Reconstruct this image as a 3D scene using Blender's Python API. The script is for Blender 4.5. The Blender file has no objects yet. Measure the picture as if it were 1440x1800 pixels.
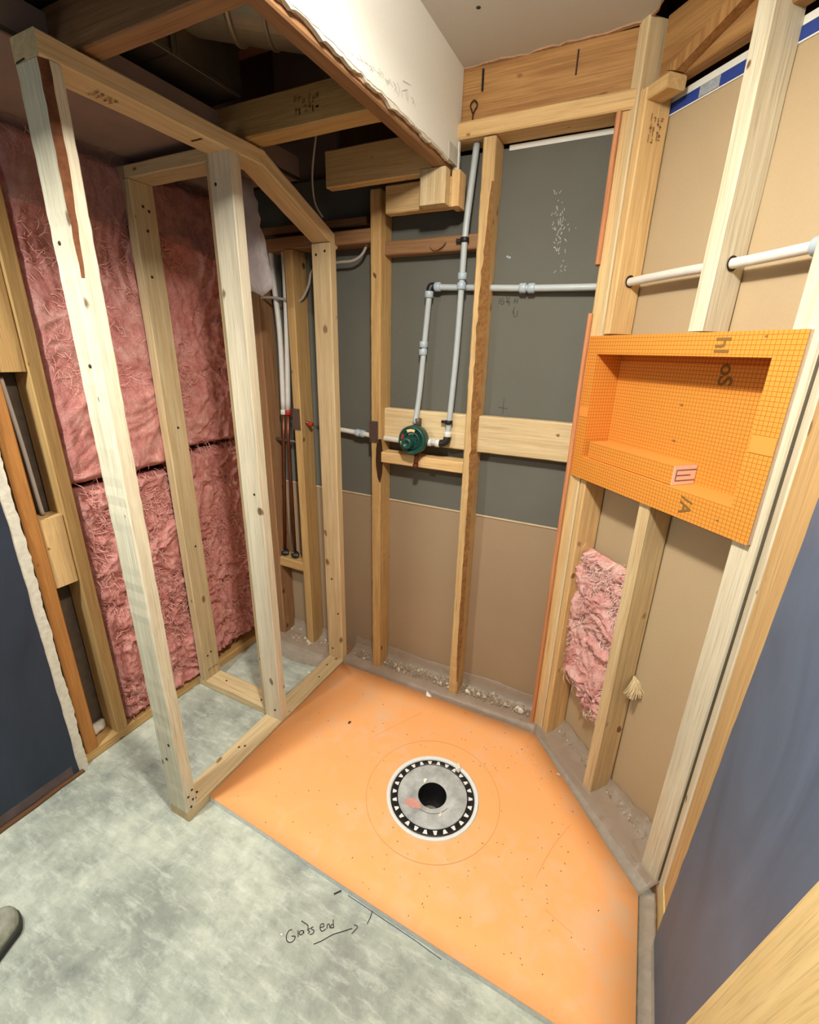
import bpy, bmesh, math, random
from mathutils import Vector, Matrix, noise
random.seed(7)
S = bpy.context.scene
COL = S.collection

# ---------------------------------------------------------------- camera
H = 1.5
F_PX = 798.0
cd = bpy.data.cameras.new('camera'); cam = bpy.data.objects.new('camera', cd); COL.objects.link(cam)
cd.sensor_fit = 'VERTICAL'; cd.sensor_height = 36.0; cd.lens = F_PX / 1800 * 36.0; cd.clip_start = 0.02
down = Vector((665 - 720, 3150 - 900, F_PX)).normalized()            # world -Z in camera axes (x right, y down, z forward)
ax = -Vector((-1003 - 720, 575 - 900, F_PX)); ax = (ax - down * ax.dot(down)).normalized()
ay = (-down).cross(ax)
R = Matrix((ax, ay, -down))
cam.matrix_world = Matrix.Translation((0, 0, H)) @ Matrix((R.col[0], -R.col[1], -R.col[2])).transposed().to_4x4()
S.camera = cam

# ---------------------------------------------------------------- world, lights, exposure
w = bpy.data.worlds.new('world'); S.world = w; w.use_nodes = True
w.node_tree.nodes['Background'].inputs[0].default_value = (0.9, 0.95, 1.0, 1)
w.node_tree.nodes['Background'].inputs[1].default_value = 0.05
LIGHT_A = (-0.24, 0.48, 2.215)       # bare bulb under the ceiling on the shower side
LIGHT_B = (-1.33, 0.02, 1.95)       # second bulb under the dropped ceiling
def bulb(name, loc, power, radius, col):
    l = bpy.data.lights.new(name, 'POINT'); l.shadow_soft_size = radius; l.energy = power; l.color = col
    o = bpy.data.objects.new(name, l); COL.objects.link(o); o.location = loc
    return o
def down_disk(name, loc, power, size, col):          # disk light added below the bulb for more downward light; no reflector there
    l = bpy.data.lights.new(name, 'AREA'); l.shape = 'DISK'; l.size = size; l.energy = power; l.color = col
    o = bpy.data.objects.new(name, l); COL.objects.link(o); o.location = (loc[0], loc[1], loc[2] - .055)
bulb('bulb_light', LIGHT_A, 14.0, 0.05, (1.0, 0.94, 0.85))
down_disk('bulb_down_light', LIGHT_A, 15.0, 0.12, (1.0, 0.94, 0.85))
bulb('bulb_light', LIGHT_B, 1.0, 0.05, (0.98, 1.0, 0.94))
down_disk('bulb_down_light', LIGHT_B, 12.0, 0.12, (0.98, 1.0, 0.94))
S.view_settings.view_transform = 'Standard'; S.view_settings.look = 'None'
S.view_settings.gamma = 1.0; S.view_settings.use_curve_mapping = False
S.view_settings.exposure = 0.82

# ---------------------------------------------------------------- materials
def lin(c):
    return tuple(((x / 255) / 12.92 if x / 255 <= .04045 else ((x / 255 + .055) / 1.055) ** 2.4) for x in c) + (1,)
class NT:
    def __init__(s, name):
        s.m = bpy.data.materials.new(name); s.m.use_nodes = True; s.t = s.m.node_tree; s.n = s.t.nodes; s.l = s.t.links
        s.b = s.n['Principled BSDF']; s.out = s.n['Material Output']
    def new(s, t, **kw):
        n = s.n.new(t)
        for k, v in kw.items(): setattr(n, k, v)
        return n
    def link(s, a, b): s.l.new(a, b)
    def val(s, x):
        return x
    def math(s, op, a, b=None, c=None, clamp=False):
        n = s.new('ShaderNodeMath', operation=op, use_clamp=clamp)
        for i, x in enumerate((a, b, c)):
            if x is None: continue
            if hasattr(x, 'is_linked'): s.link(x, n.inputs[i])
            else: n.inputs[i].default_value = x
        return n.outputs[0]
    def coord(s, scale=(1, 1, 1), rand=True):
        tc = s.new('ShaderNodeTexCoord'); mp = s.new('ShaderNodeMapping'); mp.inputs['Scale'].default_value = scale
        if rand:
            oi = s.new('ShaderNodeObjectInfo'); m = s.math('MULTIPLY', oi.outputs['Random'], 37.0)
            va = s.new('ShaderNodeVectorMath', operation='ADD'); s.link(tc.outputs['Object'], va.inputs[0]); s.link(m, va.inputs[1])
            s.link(va.outputs[0], mp.inputs[0])
        else: s.link(tc.outputs['Object'], mp.inputs[0])
        return mp.outputs[0]
    def noise(s, vec, scale, detail=4, rough=.55, dist=0):
        n = s.new('ShaderNodeTexNoise'); n.inputs['Scale'].default_value = scale; n.inputs['Detail'].default_value = detail
        n.inputs['Roughness'].default_value = rough; n.inputs['Distortion'].default_value = dist
        s.link(vec, n.inputs['Vector']); return n.outputs['Fac']
    def ramp(s, fac, stops):
        r = s.new('ShaderNodeValToRGB'); e = r.color_ramp.elements
        while len(e) < len(stops): e.new(.5)
        for i, (p, c) in enumerate(stops): e[i].position = p; e[i].color = c if len(c) == 4 else tuple(c) + (1,)
        s.link(fac, r.inputs[0]); return r.outputs[0]
    def mix(s, fac, a, b, mode='MIX'):
        n = s.new('ShaderNodeMix', data_type='RGBA', blend_type=mode)
        for i, x in ((0, fac), (6, a), (7, b)):
            if hasattr(x, 'is_linked'): s.link(x, n.inputs[i])
            else: n.inputs[i].default_value = x
        return n.outputs[2]
    def bump(s, h, strength=.3, dist=.01):
        n = s.new('ShaderNodeBump'); n.inputs['Strength'].default_value = strength; n.inputs['Distance'].default_value = dist
        s.link(h, n.inputs['Height']); s.link(n.outputs[0], s.b.inputs['Normal'])
    def done(s, col, rough=.6, metal=0, spec=.3):
        if hasattr(col, 'is_linked'): s.link(col, s.b.inputs['Base Color'])
        else: s.b.inputs['Base Color'].default_value = col
        s.b.inputs['Roughness'].default_value = rough; s.b.inputs['Metallic'].default_value = metal
        s.b.inputs['Specular IOR Level'].default_value = spec
        return s.m

def wood(name, light, dark, knot=(96, 58, 28), knots=.5, contrast=1.0):
    m = NT(name)
    v = m.coord((1, 1, .045)); v2 = m.coord((1, 1, .62)); v3 = m.coord((1, 1, .018))
    g = m.noise(v, 130, 5, .6, .3); g2 = m.noise(v, 48, 4, .55, .6)
    f = m.math('ADD', m.math('MULTIPLY', g, .45), m.math('MULTIPLY', g2, .55))
    c = m.ramp(f, [(.5 - .2 / contrast, lin(dark)), (.5 + .12 / contrast, lin(light))])
    wv = m.new('ShaderNodeTexWave', wave_type='RINGS', rings_direction='Z'); wv.inputs['Scale'].default_value = 14
    wv.inputs['Distortion'].default_value = 9; wv.inputs['Detail'].default_value = 2; wv.inputs['Detail Scale'].default_value = 1.2
    m.link(m.coord((1, 1, .12)), wv.inputs['Vector'])
    c = m.mix(m.math('MULTIPLY', wv.outputs['Fac'], .16), c, lin(tuple(x * .82 for x in dark)))
    vo = m.new('ShaderNodeTexVoronoi'); vo.inputs['Scale'].default_value = 15.0; wob = m.new('ShaderNodeVectorMath', operation='ADD'); nzn = m.new('ShaderNodeTexNoise'); nzn.inputs['Scale'].default_value = 40; m.link(v2, nzn.inputs['Vector'])
    sc_ = m.new('ShaderNodeVectorMath', operation='SCALE'); sc_.inputs['Scale'].default_value = .016; m.link(nzn.outputs['Color'], sc_.inputs[0]); m.link(v2, wob.inputs[0]); m.link(sc_.outputs[0], wob.inputs[1]); m.link(wob.outputs[0], vo.inputs['Vector'])
    cs_ = m.new('ShaderNodeSeparateColor'); m.link(vo.outputs['Color'], cs_.inputs[0])
    keep = m.math('GREATER_THAN', cs_.outputs[0], .34); rad = m.math('ADD', m.math('MULTIPLY', cs_.outputs[1], .13), .05)
    k = m.math('MULTIPLY', m.math('SMOOTH_MIN', m.math('MULTIPLY', m.math('SUBTRACT', 1.0, m.math('DIVIDE', vo.outputs['Distance'], rad)), 2.4), 1.0, .1, ), m.math('MULTIPLY', keep, knots * 1.7), clamp=True)
    c = m.mix(k, c, lin(knot))
    fine = m.noise(v3, 330, 3, .6, .2)
    c = m.mix(m.math('MULTIPLY', m.math('SUBTRACT', fine, .50, clamp=True), 2.8, clamp=True), c, lin(tuple(x * .74 for x in dark)))
    big = m.noise(m.coord((1, 1, .5)), 3.5, 2)
    c = m.mix(m.math('MULTIPLY', m.math('SUBTRACT', big, .35, clamp=True), .8), c, lin(tuple(x * .78 for x in light)), 'MIX')
    oi = m.new('ShaderNodeObjectInfo'); hs = m.new('ShaderNodeHueSaturation')
    m.link(m.math('ADD', m.math('MULTIPLY', oi.outputs['Random'], .22), .88), hs.inputs['Value']); m.link(c, hs.inputs['Color'])
    m.bump(g, .2, .004)
    return m.done(hs.outputs[0], .62, 0, .25)

W_NEW = wood('new_spruce', (226, 204, 160), (204, 172, 122), (120, 78, 40), .55)
W_PALE = wood('pale_spruce', (230, 222, 198), (208, 194, 160), (110, 80, 48), .6)
W_AMBER = wood('aged_fir', (206, 170, 112), (180, 138, 84), (92, 54, 26), .7)
W_WARM = wood('warm_pine', (224, 190, 134), (202, 160, 104), (120, 70, 34), .5)
W_BROWN = wood('old_brown_fir', (164, 124, 86), (134, 96, 64), (70, 38, 20), .5)
W_RED = wood('reddish_cedar_lath', (210, 146, 100), (182, 112, 70), (90, 44, 24), .4)
W_RIM = wood('rim_fir', (190, 144, 88), (156, 108, 62), (96, 56, 28), .5, 1.5)
W_PLY = wood('pale_plywood', (232, 202, 144), (218, 184, 122), (180, 140, 80), .12, .8)
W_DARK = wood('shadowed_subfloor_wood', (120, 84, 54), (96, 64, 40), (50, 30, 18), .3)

def flat(name, col, rough=.6, metal=0, spec=.3, var=.12, scale=20, bump=0):
    m = NT(name); v = m.coord(); n = m.noise(v, scale, 5)
    c = m.mix(n, lin(tuple(x * (1 - var) for x in col)), lin(tuple(min(255, x * (1 + var)) for x in col)))
    if bump: m.bump(n, bump, .004)
    return m.done(c, rough, metal, spec)

def drywall_paper(name, col, var, streak=.0, marks=False):
    m = NT(name); v = m.coord(rand=False)
    n = m.noise(v, 3.2, 4); n2 = m.noise(v, 160, 3)
    c = m.mix(n, lin(tuple(x * (1 - var) for x in col)), lin(tuple(min(255, x * (1 + var)) for x in col)))
    c = m.mix(m.math('MULTIPLY', n2, .25), c, lin(tuple(x * .8 for x in col)))
    if marks:
        sc = m.noise(m.coord((1, 1, .5), False), 34, 6, .7, .6); reg = m.noise(m.coord((1, 1, 1), False), 5.0, 1)
        k = m.math('MULTIPLY', m.math('MULTIPLY', m.math('SUBTRACT', sc, .66, clamp=True), 9.0, clamp=True), m.math('MULTIPLY', m.math('SUBTRACT', reg, .52, clamp=True), 6.0, clamp=True), clamp=True)
        c = m.mix(m.math('MULTIPLY', k, .75), c, lin((196, 194, 184)))
        sp = m.noise(v, 420, 2); c = m.mix(m.math('MULTIPLY', m.math('SUBTRACT', sp, .7, clamp=True), 3.0, clamp=True), c, lin((150, 148, 140)))
    m.bump(n2, .05, .002)
    return m.done(c, .8, 0, .15)
D_GREY = drywall_paper('grey_green_board_face', (104, 103, 94), .07, 0, True)
D_BROWN = drywall_paper('brown_paper_board_face', (160, 138, 110), .05)
D_TAN = drywall_paper('tan_paper_board_face', (184, 162, 128), .04)
D_WHITE = drywall_paper('white_drywall_paint', (232, 232, 222), .02)
D_CEIL = drywall_paper('ceiling_paint', (206, 204, 197), .02)
GYPSUM = flat('torn_gypsum', (208, 202, 186), .9, 0, .1, .14, 60, .5)
TORN = flat('torn_face_paper', (178, 142, 112), .9, 0, .1, .22, 70, .5)

def blue_paint(name, col):
    m = NT(name); v = m.coord((1, 1.0, .35), False)
    n = m.noise(v, 7, 5, .6, 1.0); n2 = m.noise(m.coord(rand=False), 260, 2)
    c = m.mix(n, lin(tuple(x * .78 for x in col)), lin(tuple(x * 1.24 for x in col)))
    m.bump(n2, .08, .002); return m.done(c, .5, 0, .3)
P_BLUE = blue_paint('slate_blue_paint', (82, 96, 116))
P_NAVY = blue_paint('dark_navy_paint', (46, 53, 66))

def concrete():
    m = NT('trowelled_concrete'); v = m.coord(rand=False)
    a = m.noise(v, 2.6, 8, .68, .15); b = m.noise(m.coord((1.6, 1, 1), False), 7, 9, .74, .25); d = m.noise(v, 55, 4, .6)
    c = m.ramp(a, [(.36, lin((142, 147, 138))), (.50, lin((172, 178, 165))), (.64, lin((204, 209, 193)))])
    k = m.ramp(b, [(.32, (0.55, 0.58, 0.60, 1)), (.46, (.88, .89, .89, 1)), (.60, (1.0, 1.0, .98, 1))])
    c = m.mix(.8, c, k, 'MULTIPLY')
    c = m.mix(m.math('MULTIPLY', m.math('SUBTRACT', d, .62, clamp=True), 1.4, clamp=True), c, lin((236, 238, 228)))
    e = m.noise(m.coord((.5, 1.6, 1), False), 24, 8, .72, .3)
    c = m.mix(m.math('MULTIPLY', m.math('SUBTRACT', e, .50, clamp=True), 2.6, clamp=True), c, lin((222, 226, 214)))
    c = m.mix(m.math('MULTIPLY', m.math('SUBTRACT', .45, e, clamp=True), 2.2, clamp=True), c, lin((116, 122, 120)))
    g2 = m.noise(v, 300, 3, .6); c = m.mix(m.math('MULTIPLY', m.math('SUBTRACT', g2, .6, clamp=True), 1.5, clamp=True), c, lin((120, 122, 116)))
    m.bump(m.math('ADD', d, e), .14, .004); return m.done(c, .6, 0, .3)
CONC = concrete()

def tray_mat():
    m = NT('orange_fleece_membrane'); v = m.coord(rand=False)
    a = m.noise(v, 2.4, 4); b = m.noise(v, 14, 5, .6, .5); f = m.noise(v, 420, 3)
    c = m.mix(m.math('MULTIPLY', f, .5), lin((250, 180, 116)), lin((242, 166, 100)))
    c = m.mix(m.math('MULTIPLY', m.math('SUBTRACT', m.math('MULTIPLY', a, b), .235, clamp=True), 4.0, clamp=True), c, lin((232, 188, 146)))
    sp = m.noise(v, 60, 2, .5); c = m.mix(m.math('MULTIPLY', m.math('SUBTRACT', sp, .74, clamp=True), 6.0, clamp=True), c, lin((150, 96, 56)))
    m.bump(f, .06, .002); return m.done(c, .7, 0, .2)
TRAY = tray_mat()
FOAM = flat('white_foam', (226, 228, 224), .8, 0, .1, .05, 80)
GREYFOAM = flat('dusty_grey_foam_edge', (228, 230, 226), .8, 0, .1, .12, 60)

def grid_orange(name, base, line=True):
    m = NT(name); tc = m.new('ShaderNodeTexCoord'); sx = m.new('ShaderNodeSeparateXYZ'); m.link(tc.outputs['Object'], sx.inputs[0])
    ge = m.new('ShaderNodeNewGeometry'); vt = m.new('ShaderNodeVectorTransform', vector_type='NORMAL', convert_from='WORLD', convert_to='OBJECT')
    m.link(ge.outputs['True Normal'], vt.inputs[0]); nx = m.new('ShaderNodeSeparateXYZ'); m.link(vt.outputs[0], nx.inputs[0])
    tot = None
    for i in range(3):
        fr = m.math('FRACT', m.math('DIVIDE', m.math('ADD', sx.outputs[i], 5.0), .0098))
        ln = m.math('LESS_THAN', fr, .15)
        ln = m.math('MULTIPLY', ln, m.math('LESS_THAN', m.math('ABSOLUTE', nx.outputs[i]), .5))
        tot = ln if tot is None else m.math('MAXIMUM', tot, ln)
    v = m.coord(rand=False); n = m.noise(v, 300, 3)
    c = m.mix(n, lin(base), lin(tuple(x * .93 for x in base)))
    if line: c = m.mix(m.math('MULTIPLY', tot, .72), c, lin((146, 84, 22)))
    m.bump(n, .06, .002); return m.done(c, .7, 0, .2)
ORANGE = grid_orange('gridded_orange_fleece', (230, 150, 62))
ORANGE_P = grid_orange('plain_orange_fleece', (236, 152, 70), False)
CORE = flat('pinkish_foam_core', (226, 206, 190), .8, 0, .1, .06, 200)
PRINT = flat('brown_grey_print', (128, 96, 52), .8, 0, .1, .05)
INK = flat('black_marker', (52, 50, 48), .7, 0, .1, .1)
PENCIL = flat('pencil_mark', (176, 176, 166), .8, 0, .1, .1)
STAMP = flat('grade_stamp_ink', (146, 108, 70), .8, 0, .1, .2, 300)
GREYINK = flat('grey_pencil_on_board', (70, 66, 58), .8, 0, .1, .1)

def fibre(name, a, b, c3):
    m = NT(name); v = m.coord(rand=True)
    wv = m.noise(v, 9, 2, .5, 0)
    n = m.noise(m.coord((1, 1, .8)), 16, 10, .74, .7); n2 = m.noise(v, 170, 6, .75, .4)
    f = m.math('ADD', m.math('MULTIPLY', n, .7), m.math('MULTIPLY', n2, .3))
    c = m.ramp(f, [(.33, lin(a)), (.5, lin(b)), (.68, lin(c3))])
    m.bump(f, .9, .02)
    m.b.inputs['Subsurface Weight'].default_value = 0.0
    return m.done(c, .95, 0, .05)
PINK = fibre('pink_glass_wool', (186, 106, 100), (226, 154, 145), (248, 206, 194))
PINKL = fibre('bright_pink_glass_wool', (218, 136, 132), (246, 184, 174), (254, 226, 212))
TUFT = fibre('straw_wood_fibre', (224, 192, 136), (244, 220, 172), (252, 240, 206))

GREYPIPE = flat('grey_pex', (176, 184, 184), .38, 0, .5, .05, 30)
WHITEPIPE = flat('milky_pex', (214, 210, 200), .4, 0, .5, .06, 30)
FIT = flat('pale_blue_grey_fitting', (168, 182, 190), .35, 0, .5, .05, 30)
BLACKP = flat('black_plastic', (26, 26, 26), .45, 0, .4, .2, 40)
COPPER = flat('dull_copper', (118, 70, 48), .42, .75, .5, .2, 40)
REDP = flat('red_plastic', (170, 40, 36), .45, 0, .4, .1, 40)
GREENP = flat('dark_green_plastic', (22, 66, 56), .38, 0, .5, .15, 30)
CREAM = flat('cream_sticker', (232, 206, 150), .6, 0, .2, .05, 30)
STEEL = flat('dull_steel_plate', (108, 92, 82), .5, .7, .4, .1, 50)
GALV = flat('galvanised_sheet', (118, 112, 102), .42, .85, .5, .18, 14, .05)
GALVD = flat('dusty_dark_sheet', (142, 122, 112), .7, .1, .3, .12, 10)
CABLE = flat('grey_white_cable', (168, 160, 150), .5, 0, .3, .05, 30)
NAIL = flat('rusty_nail', (66, 44, 30), .6, .4, .3, .2, 80)
SPECK = flat('dark_speck', (96, 54, 30), .9, 0, .1, .3, 90)
CRUMB = flat('crushed_gypsum', (190, 176, 150), .95, 0, .1, .3, 45, .3)
FLEECE = None
def fleece():
    m = NT('grey_fleece_flange'); v = m.coord(rand=False)
    a = m.noise(v, 22, 5, .6); c = m.ramp(a, [(.3, lin((146, 148, 146))), (.7, lin((196, 200, 196)))])
    return m.done(c, .8, 0, .15)
FLEECE = fleece()
STAINP = flat('pink_stain', (206, 148, 138), .8, 0, .1, .12, 60)

def poly(name, col, alpha, rough=.3):
    m = NT(name); v = m.coord(rand=False); n = m.noise(v, 18, 5, .6, 1.5)
    m.bump(n, .5, .01); m.done(lin(col), rough, 0, .6)
    tr = m.new('ShaderNodeBsdfTransparent'); mx = m.new('ShaderNodeMixShader')
    f = m.math('ADD', m.math('MULTIPLY', n, .35), alpha - .17, clamp=True)
    m.link(f, mx.inputs[0]); m.link(tr.outputs[0], mx.inputs[1]); m.link(m.b.outputs[0], mx.inputs[2]); m.link(mx.outputs[0], m.out.inputs[0])
    return m.m
POLY = poly('clear_poly_film', (194, 176, 156), .33)
POLYW = poly('milky_poly_film', (168, 156, 152), .80, .45)
POLYT = poly('thin_clear_film', (150, 120, 118), .22, .3)

# ---------------------------------------------------------------- helpers
OFF = {}
def empty(name, loc=(0, 0, 0), rotz=0.0, label=None, cat=None, kind=None, group=None, local=False):
    """an Empty; children are given in world axes unless local (then in the Empty's own axes)"""
    o = bpy.data.objects.new(name, None); COL.objects.link(o); o.location = loc; o.rotation_euler = (0, 0, rotz); o.empty_display_size = .1
    OFF[o.name] = Vector((0, 0, 0)) if local else Vector(loc)
    return tag(o, label, cat, kind, group)
def tag(o, label=None, cat=None, kind=None, group=None):
    if label: o['label'] = label
    if cat: o['category'] = cat
    if kind: o['kind'] = kind
    if group: o['group'] = group
    return o
def put(o, parent, loc=None):
    COL.objects.link(o)
    if parent is not None:
        o.parent = parent
        off = OFF.get(parent.name, Vector((0, 0, 0)))
        o.location = Vector(o.location) - off
        OFF[o.name] = OFF.get(o.name, Vector((0, 0, 0)))
    return o
def mesh_obj(name, verts, faces, mat, parent=None, smooth=False, origin=None):
    """verts in the parent's frame; origin moves the object's origin there"""
    if origin is None:
        n = len(verts); origin = Vector((sum(v[0] for v in verts) / n, sum(v[1] for v in verts) / n, min(v[2] for v in verts)))
    origin = Vector(origin)
    me = bpy.data.meshes.new(name); me.from_pydata([tuple(Vector(v) - origin) for v in verts], [], faces)
    bm = bmesh.new(); bm.from_mesh(me); bmesh.ops.recalc_face_normals(bm, faces=bm.faces); bm.to_mesh(me); bm.free()
    if smooth: me.polygons.foreach_set('use_smooth', [True] * len(me.polygons))
    mats = mat if isinstance(mat, list) else [mat]
    for m in mats: me.materials.append(m)
    o = bpy.data.objects.new(name, me); o.location = origin
    put(o, parent)
    OFF[o.name] = origin if parent is None or True else origin
    return o

def board(name, c0, c1, wd, w, t, mat, parent, bev=.0035, rings=9, jit=.0007, wane=None, label=None, bow=0, bark=None):
    """timber: axis c0->c1, section w along wd and t across, eased edges"""
    c0, c1 = Vector(c0), Vector(c1); Z = (c1 - c0); L = Z.length; Z.normalize()
    X = Vector(wd); X = (X - Z * X.dot(Z)).normalized(); Y = Z.cross(X)
    vs, fs = [], []
    rnd = random.Random(hash((round(c0.x, 3), round(c0.y, 3), round(c0.z, 3), name)) & 0xffff)
    for i in range(rings):
        f = i / (rings - 1); z = L * f
        jx, jy = rnd.uniform(-jit, jit), rnd.uniform(-jit, jit)
        jx += bow * math.sin(math.pi * f)
        a, b = w / 2, t / 2
        ch = [(bev, bev)] * 4
        if wane: ch = [wane(f, k) or (bev, bev) for k in range(4)]
        cor = [(a, b, ch[0]), (-a, b, ch[1]), (-a, -b, ch[2]), (a, -b, ch[3])]
        pts = []
        (x, y, (p, q)) = cor[0]; pts += [(x, y - q), (x - p, y)]
        (x, y, (p, q)) = cor[1]; pts += [(x + p, y), (x, y - q)]
        (x, y, (p, q)) = cor[2]; pts += [(x, y + q), (x + p, y)]
        (x, y, (p, q)) = cor[3]; pts += [(x - p, y), (x, y + q)]
        vs += [(px + jx, py + jy, z) for px, py in pts]
    for i in range(rings - 1):
        for k in range(8):
            a = i * 8 + k; b = i * 8 + (k + 1) % 8
            fs.append((a, b, b + 8, a + 8))
    fs.append(tuple(range(7, -1, -1))); fs.append(tuple(range((rings - 1) * 8, rings * 8)))
    me = bpy.data.meshes.new(name); me.from_pydata(vs, [], fs); me.materials.append(mat)
    if bark:
        me.materials.append(bark)
        for i in range(rings - 1):
            if wane((i + .5) / (rings - 1), 3): me.polygons[i * 8 + 6].material_index = 1
    o = bpy.data.objects.new(name, me)
    off = OFF.get(parent.name, Vector((0, 0, 0))) if parent else Vector((0, 0, 0))
    COL.objects.link(o); o.parent = parent
    M = Matrix((X, Y, Z)).transposed().to_4x4(); M.translation = c0 - off
    o.matrix_basis = M
    if label: o['label'] = label
    return o
def bx(name, x0, x1, y0, y1, z0, z1, mat, parent, **kw):
    d = [x1 - x0, y1 - y0, z1 - z0]; c = [(x0 + x1) / 2, (y0 + y1) / 2, (z0 + z1) / 2]
    k = d.index(max(d)); a = list(c); b = list(c)
    a[k] -= d[k] / 2; b[k] += d[k] / 2
    o1, o2 = [i for i in range(3) if i != k]
    wd = [0, 0, 0]; wi = o1 if d[o1] >= d[o2] else o2; wd[wi] = 1; ti = o2 if wi == o1 else o1
    return board(name, a, b, wd, d[wi], d[ti], mat, parent, **kw)
def slab(name, x0, x1, y0, y1, z0, z1, mat, parent):
    v = [(x, y, z) for x in (x0, x1) for y in (y0, y1) for z in (z0, z1)]
    f = [(0, 1, 3, 2), (4, 6, 7, 5), (0, 4, 5, 1), (2, 3, 7, 6), (0, 2, 6, 4), (1, 5, 7, 3)]
    return mesh_obj(name, v, f, mat, parent, origin=((x0 + x1) / 2, (y0 + y1) / 2, z0))
def prism(name, pts, axis, a, b, mat, parent, origin=None):
    """polygon pts in the two other axes, extruded along axis from a to b"""
    def mk(p, h):
        return {'x': (h, p[0], p[1]), 'y': (p[0], h, p[1]), 'z': (p[0], p[1], h)}[axis]
    n = len(pts); v = [mk(p, a) for p in pts] + [mk(p, b) for p in pts]
    f = [tuple(range(n)), tuple(range(2 * n - 1, n - 1, -1))] + [(i, (i + 1) % n, n + (i + 1) % n, n + i) for i in range(n)]
    return mesh_obj(name, v, f, mat, parent, origin=origin)
def smooth_path(pts, n=6):
    P = [Vector(p) for p in pts]; out = []
    for i in range(len(P) - 1):
        p0 = P[max(0, i - 1)]; p1 = P[i]; p2 = P[i + 1]; p3 = P[min(len(P) - 1, i + 2)]
        for k in range(n):
            t = k / n
            out.append(.5 * ((2 * p1) + (p2 - p0) * t + (2 * p0 - 5 * p1 + 4 * p2 - p3) * t * t + (3 * p1 - p0 - 3 * p2 + p3) * t ** 3))
    out.append(P[-1]); return out
def tube(name, pts, r, mat, parent, seg=12, smooth_n=0, flatten=None):
    P = smooth_path(pts, smooth_n) if smooth_n else [Vector(p) for p in pts]
    vs, fs = [], []
    up = None
    for i, p in enumerate(P):
        d = (P[min(i + 1, len(P) - 1)] - P[max(i - 1, 0)]).normalized()
        if up is None: up = Vector((0, 0, 1)) if abs(d.z) < .9 else Vector((1, 0, 0))
        a = d.cross(up).normalized(); b = a.cross(d).normalized(); up = b
        rr = r[i] if isinstance(r, (list, tuple)) else r
        for k in range(seg):
            t = 2 * math.pi * k / seg
            vs.append(p + a * math.cos(t) * rr + b * math.sin(t) * rr * (flatten or 1))
    n = len(P)
    for i in range(n - 1):
        for k in range(seg):
            fs.append((i * seg + k, i * seg + (k + 1) % seg, (i + 1) * seg + (k + 1) % seg, (i + 1) * seg + k))
    fs.append(tuple(range(seg - 1, -1, -1))); fs.append(tuple(range((n - 1) * seg, n * seg)))
    return mesh_obj(name, vs, fs, mat, parent, smooth=True)
def lathe(name, prof, center, axis, mat, parent, seg=40, a0=0, a1=2 * math.pi, smooth=True):
    """profile [(radius, height)] turned round axis"""
    axis = Vector(axis).normalized(); t = Vector((0, 0, 1)) if abs(axis.z) < .9 else Vector((1, 0, 0))
    u = axis.cross(t).normalized(); v = axis.cross(u); c = Vector(center)
    full = abs(a1 - a0 - 2 * math.pi) < 1e-6; n = seg if full else seg + 1
    vs = []
    for r, h in prof:
        for k in range(n):
            t = a0 + (a1 - a0) * k / seg
            vs.append(c + axis * h + (u * math.cos(t) + v * math.sin(t)) * r)
    fs = []
    for i in range(len(prof) - 1):
        for k in range(seg):
            k2 = (k + 1) % n
            fs.append((i * n + k, i * n + k2, (i + 1) * n + k2, (i + 1) * n + k))
    o = mesh_obj(name, vs, fs, mat, parent, smooth=smooth)
    return o
def collar(name, p, d, r, L, mat, parent):
    d = Vector(d).normalized(); p = Vector(p)
    return lathe(name, [(0, -L / 2), (r * .9, -L / 2), (r, -L / 2 + .002), (r, L / 2 - .002), (r * .9, L / 2), (0, L / 2)], p, d, mat, parent, 18)
def ribbon(name, strokes, width, normal, mat, parent, lift=.0008, seg_smooth=0):
    N = Vector(normal).normalized(); vs, fs = [], []
    for st in strokes:
        P = smooth_path(st, seg_smooth) if seg_smooth and len(st) > 2 else [Vector(p) for p in st]
        b = len(vs)
        for i, p in enumerate(P):
            d = (P[min(i + 1, len(P) - 1)] - P[max(i - 1, 0)]).normalized(); s = d.cross(N).normalized() * width / 2
            vs += [p + s + N * lift, p - s + N * lift]
        for i in range(len(P) - 1):
            k = b + 2 * i; fs.append((k, k + 1, k + 3, k + 2))
    return mesh_obj(name, vs, fs, mat, parent)
def text_mesh(name, body, size, M, mat, parent):
    cu = bpy.data.curves.new(name, 'FONT'); cu.body = body; cu.size = size; cu.extrude = .0003; cu.offset = size * .018; cu.align_x = 'CENTER'; cu.align_y = 'CENTER'
    to = bpy.data.objects.new(name + '_tmp', cu); COL.objects.link(to)
    dg = bpy.context.evaluated_depsgraph_get(); me = bpy.data.meshes.new_from_object(to.evaluated_get(dg))
    bpy.data.objects.remove(to); me.materials.clear(); me.materials.append(mat); me.name = name
    o = bpy.data.objects.new(name, me); COL.objects.link(o); o.parent = parent
    off = OFF.get(parent.name, Vector((0, 0, 0))) if parent else Vector((0, 0, 0))
    M = M.copy(); M.translation = M.translation - off; o.matrix_basis = M
    return o
def fbm(p, o=5, l=2.1, g=.5):
    s, a, q = 0, 1, Vector(p)
    for i in range(o):
        s += a * noise.noise(q); q = q * l; a *= g
    return s
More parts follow.
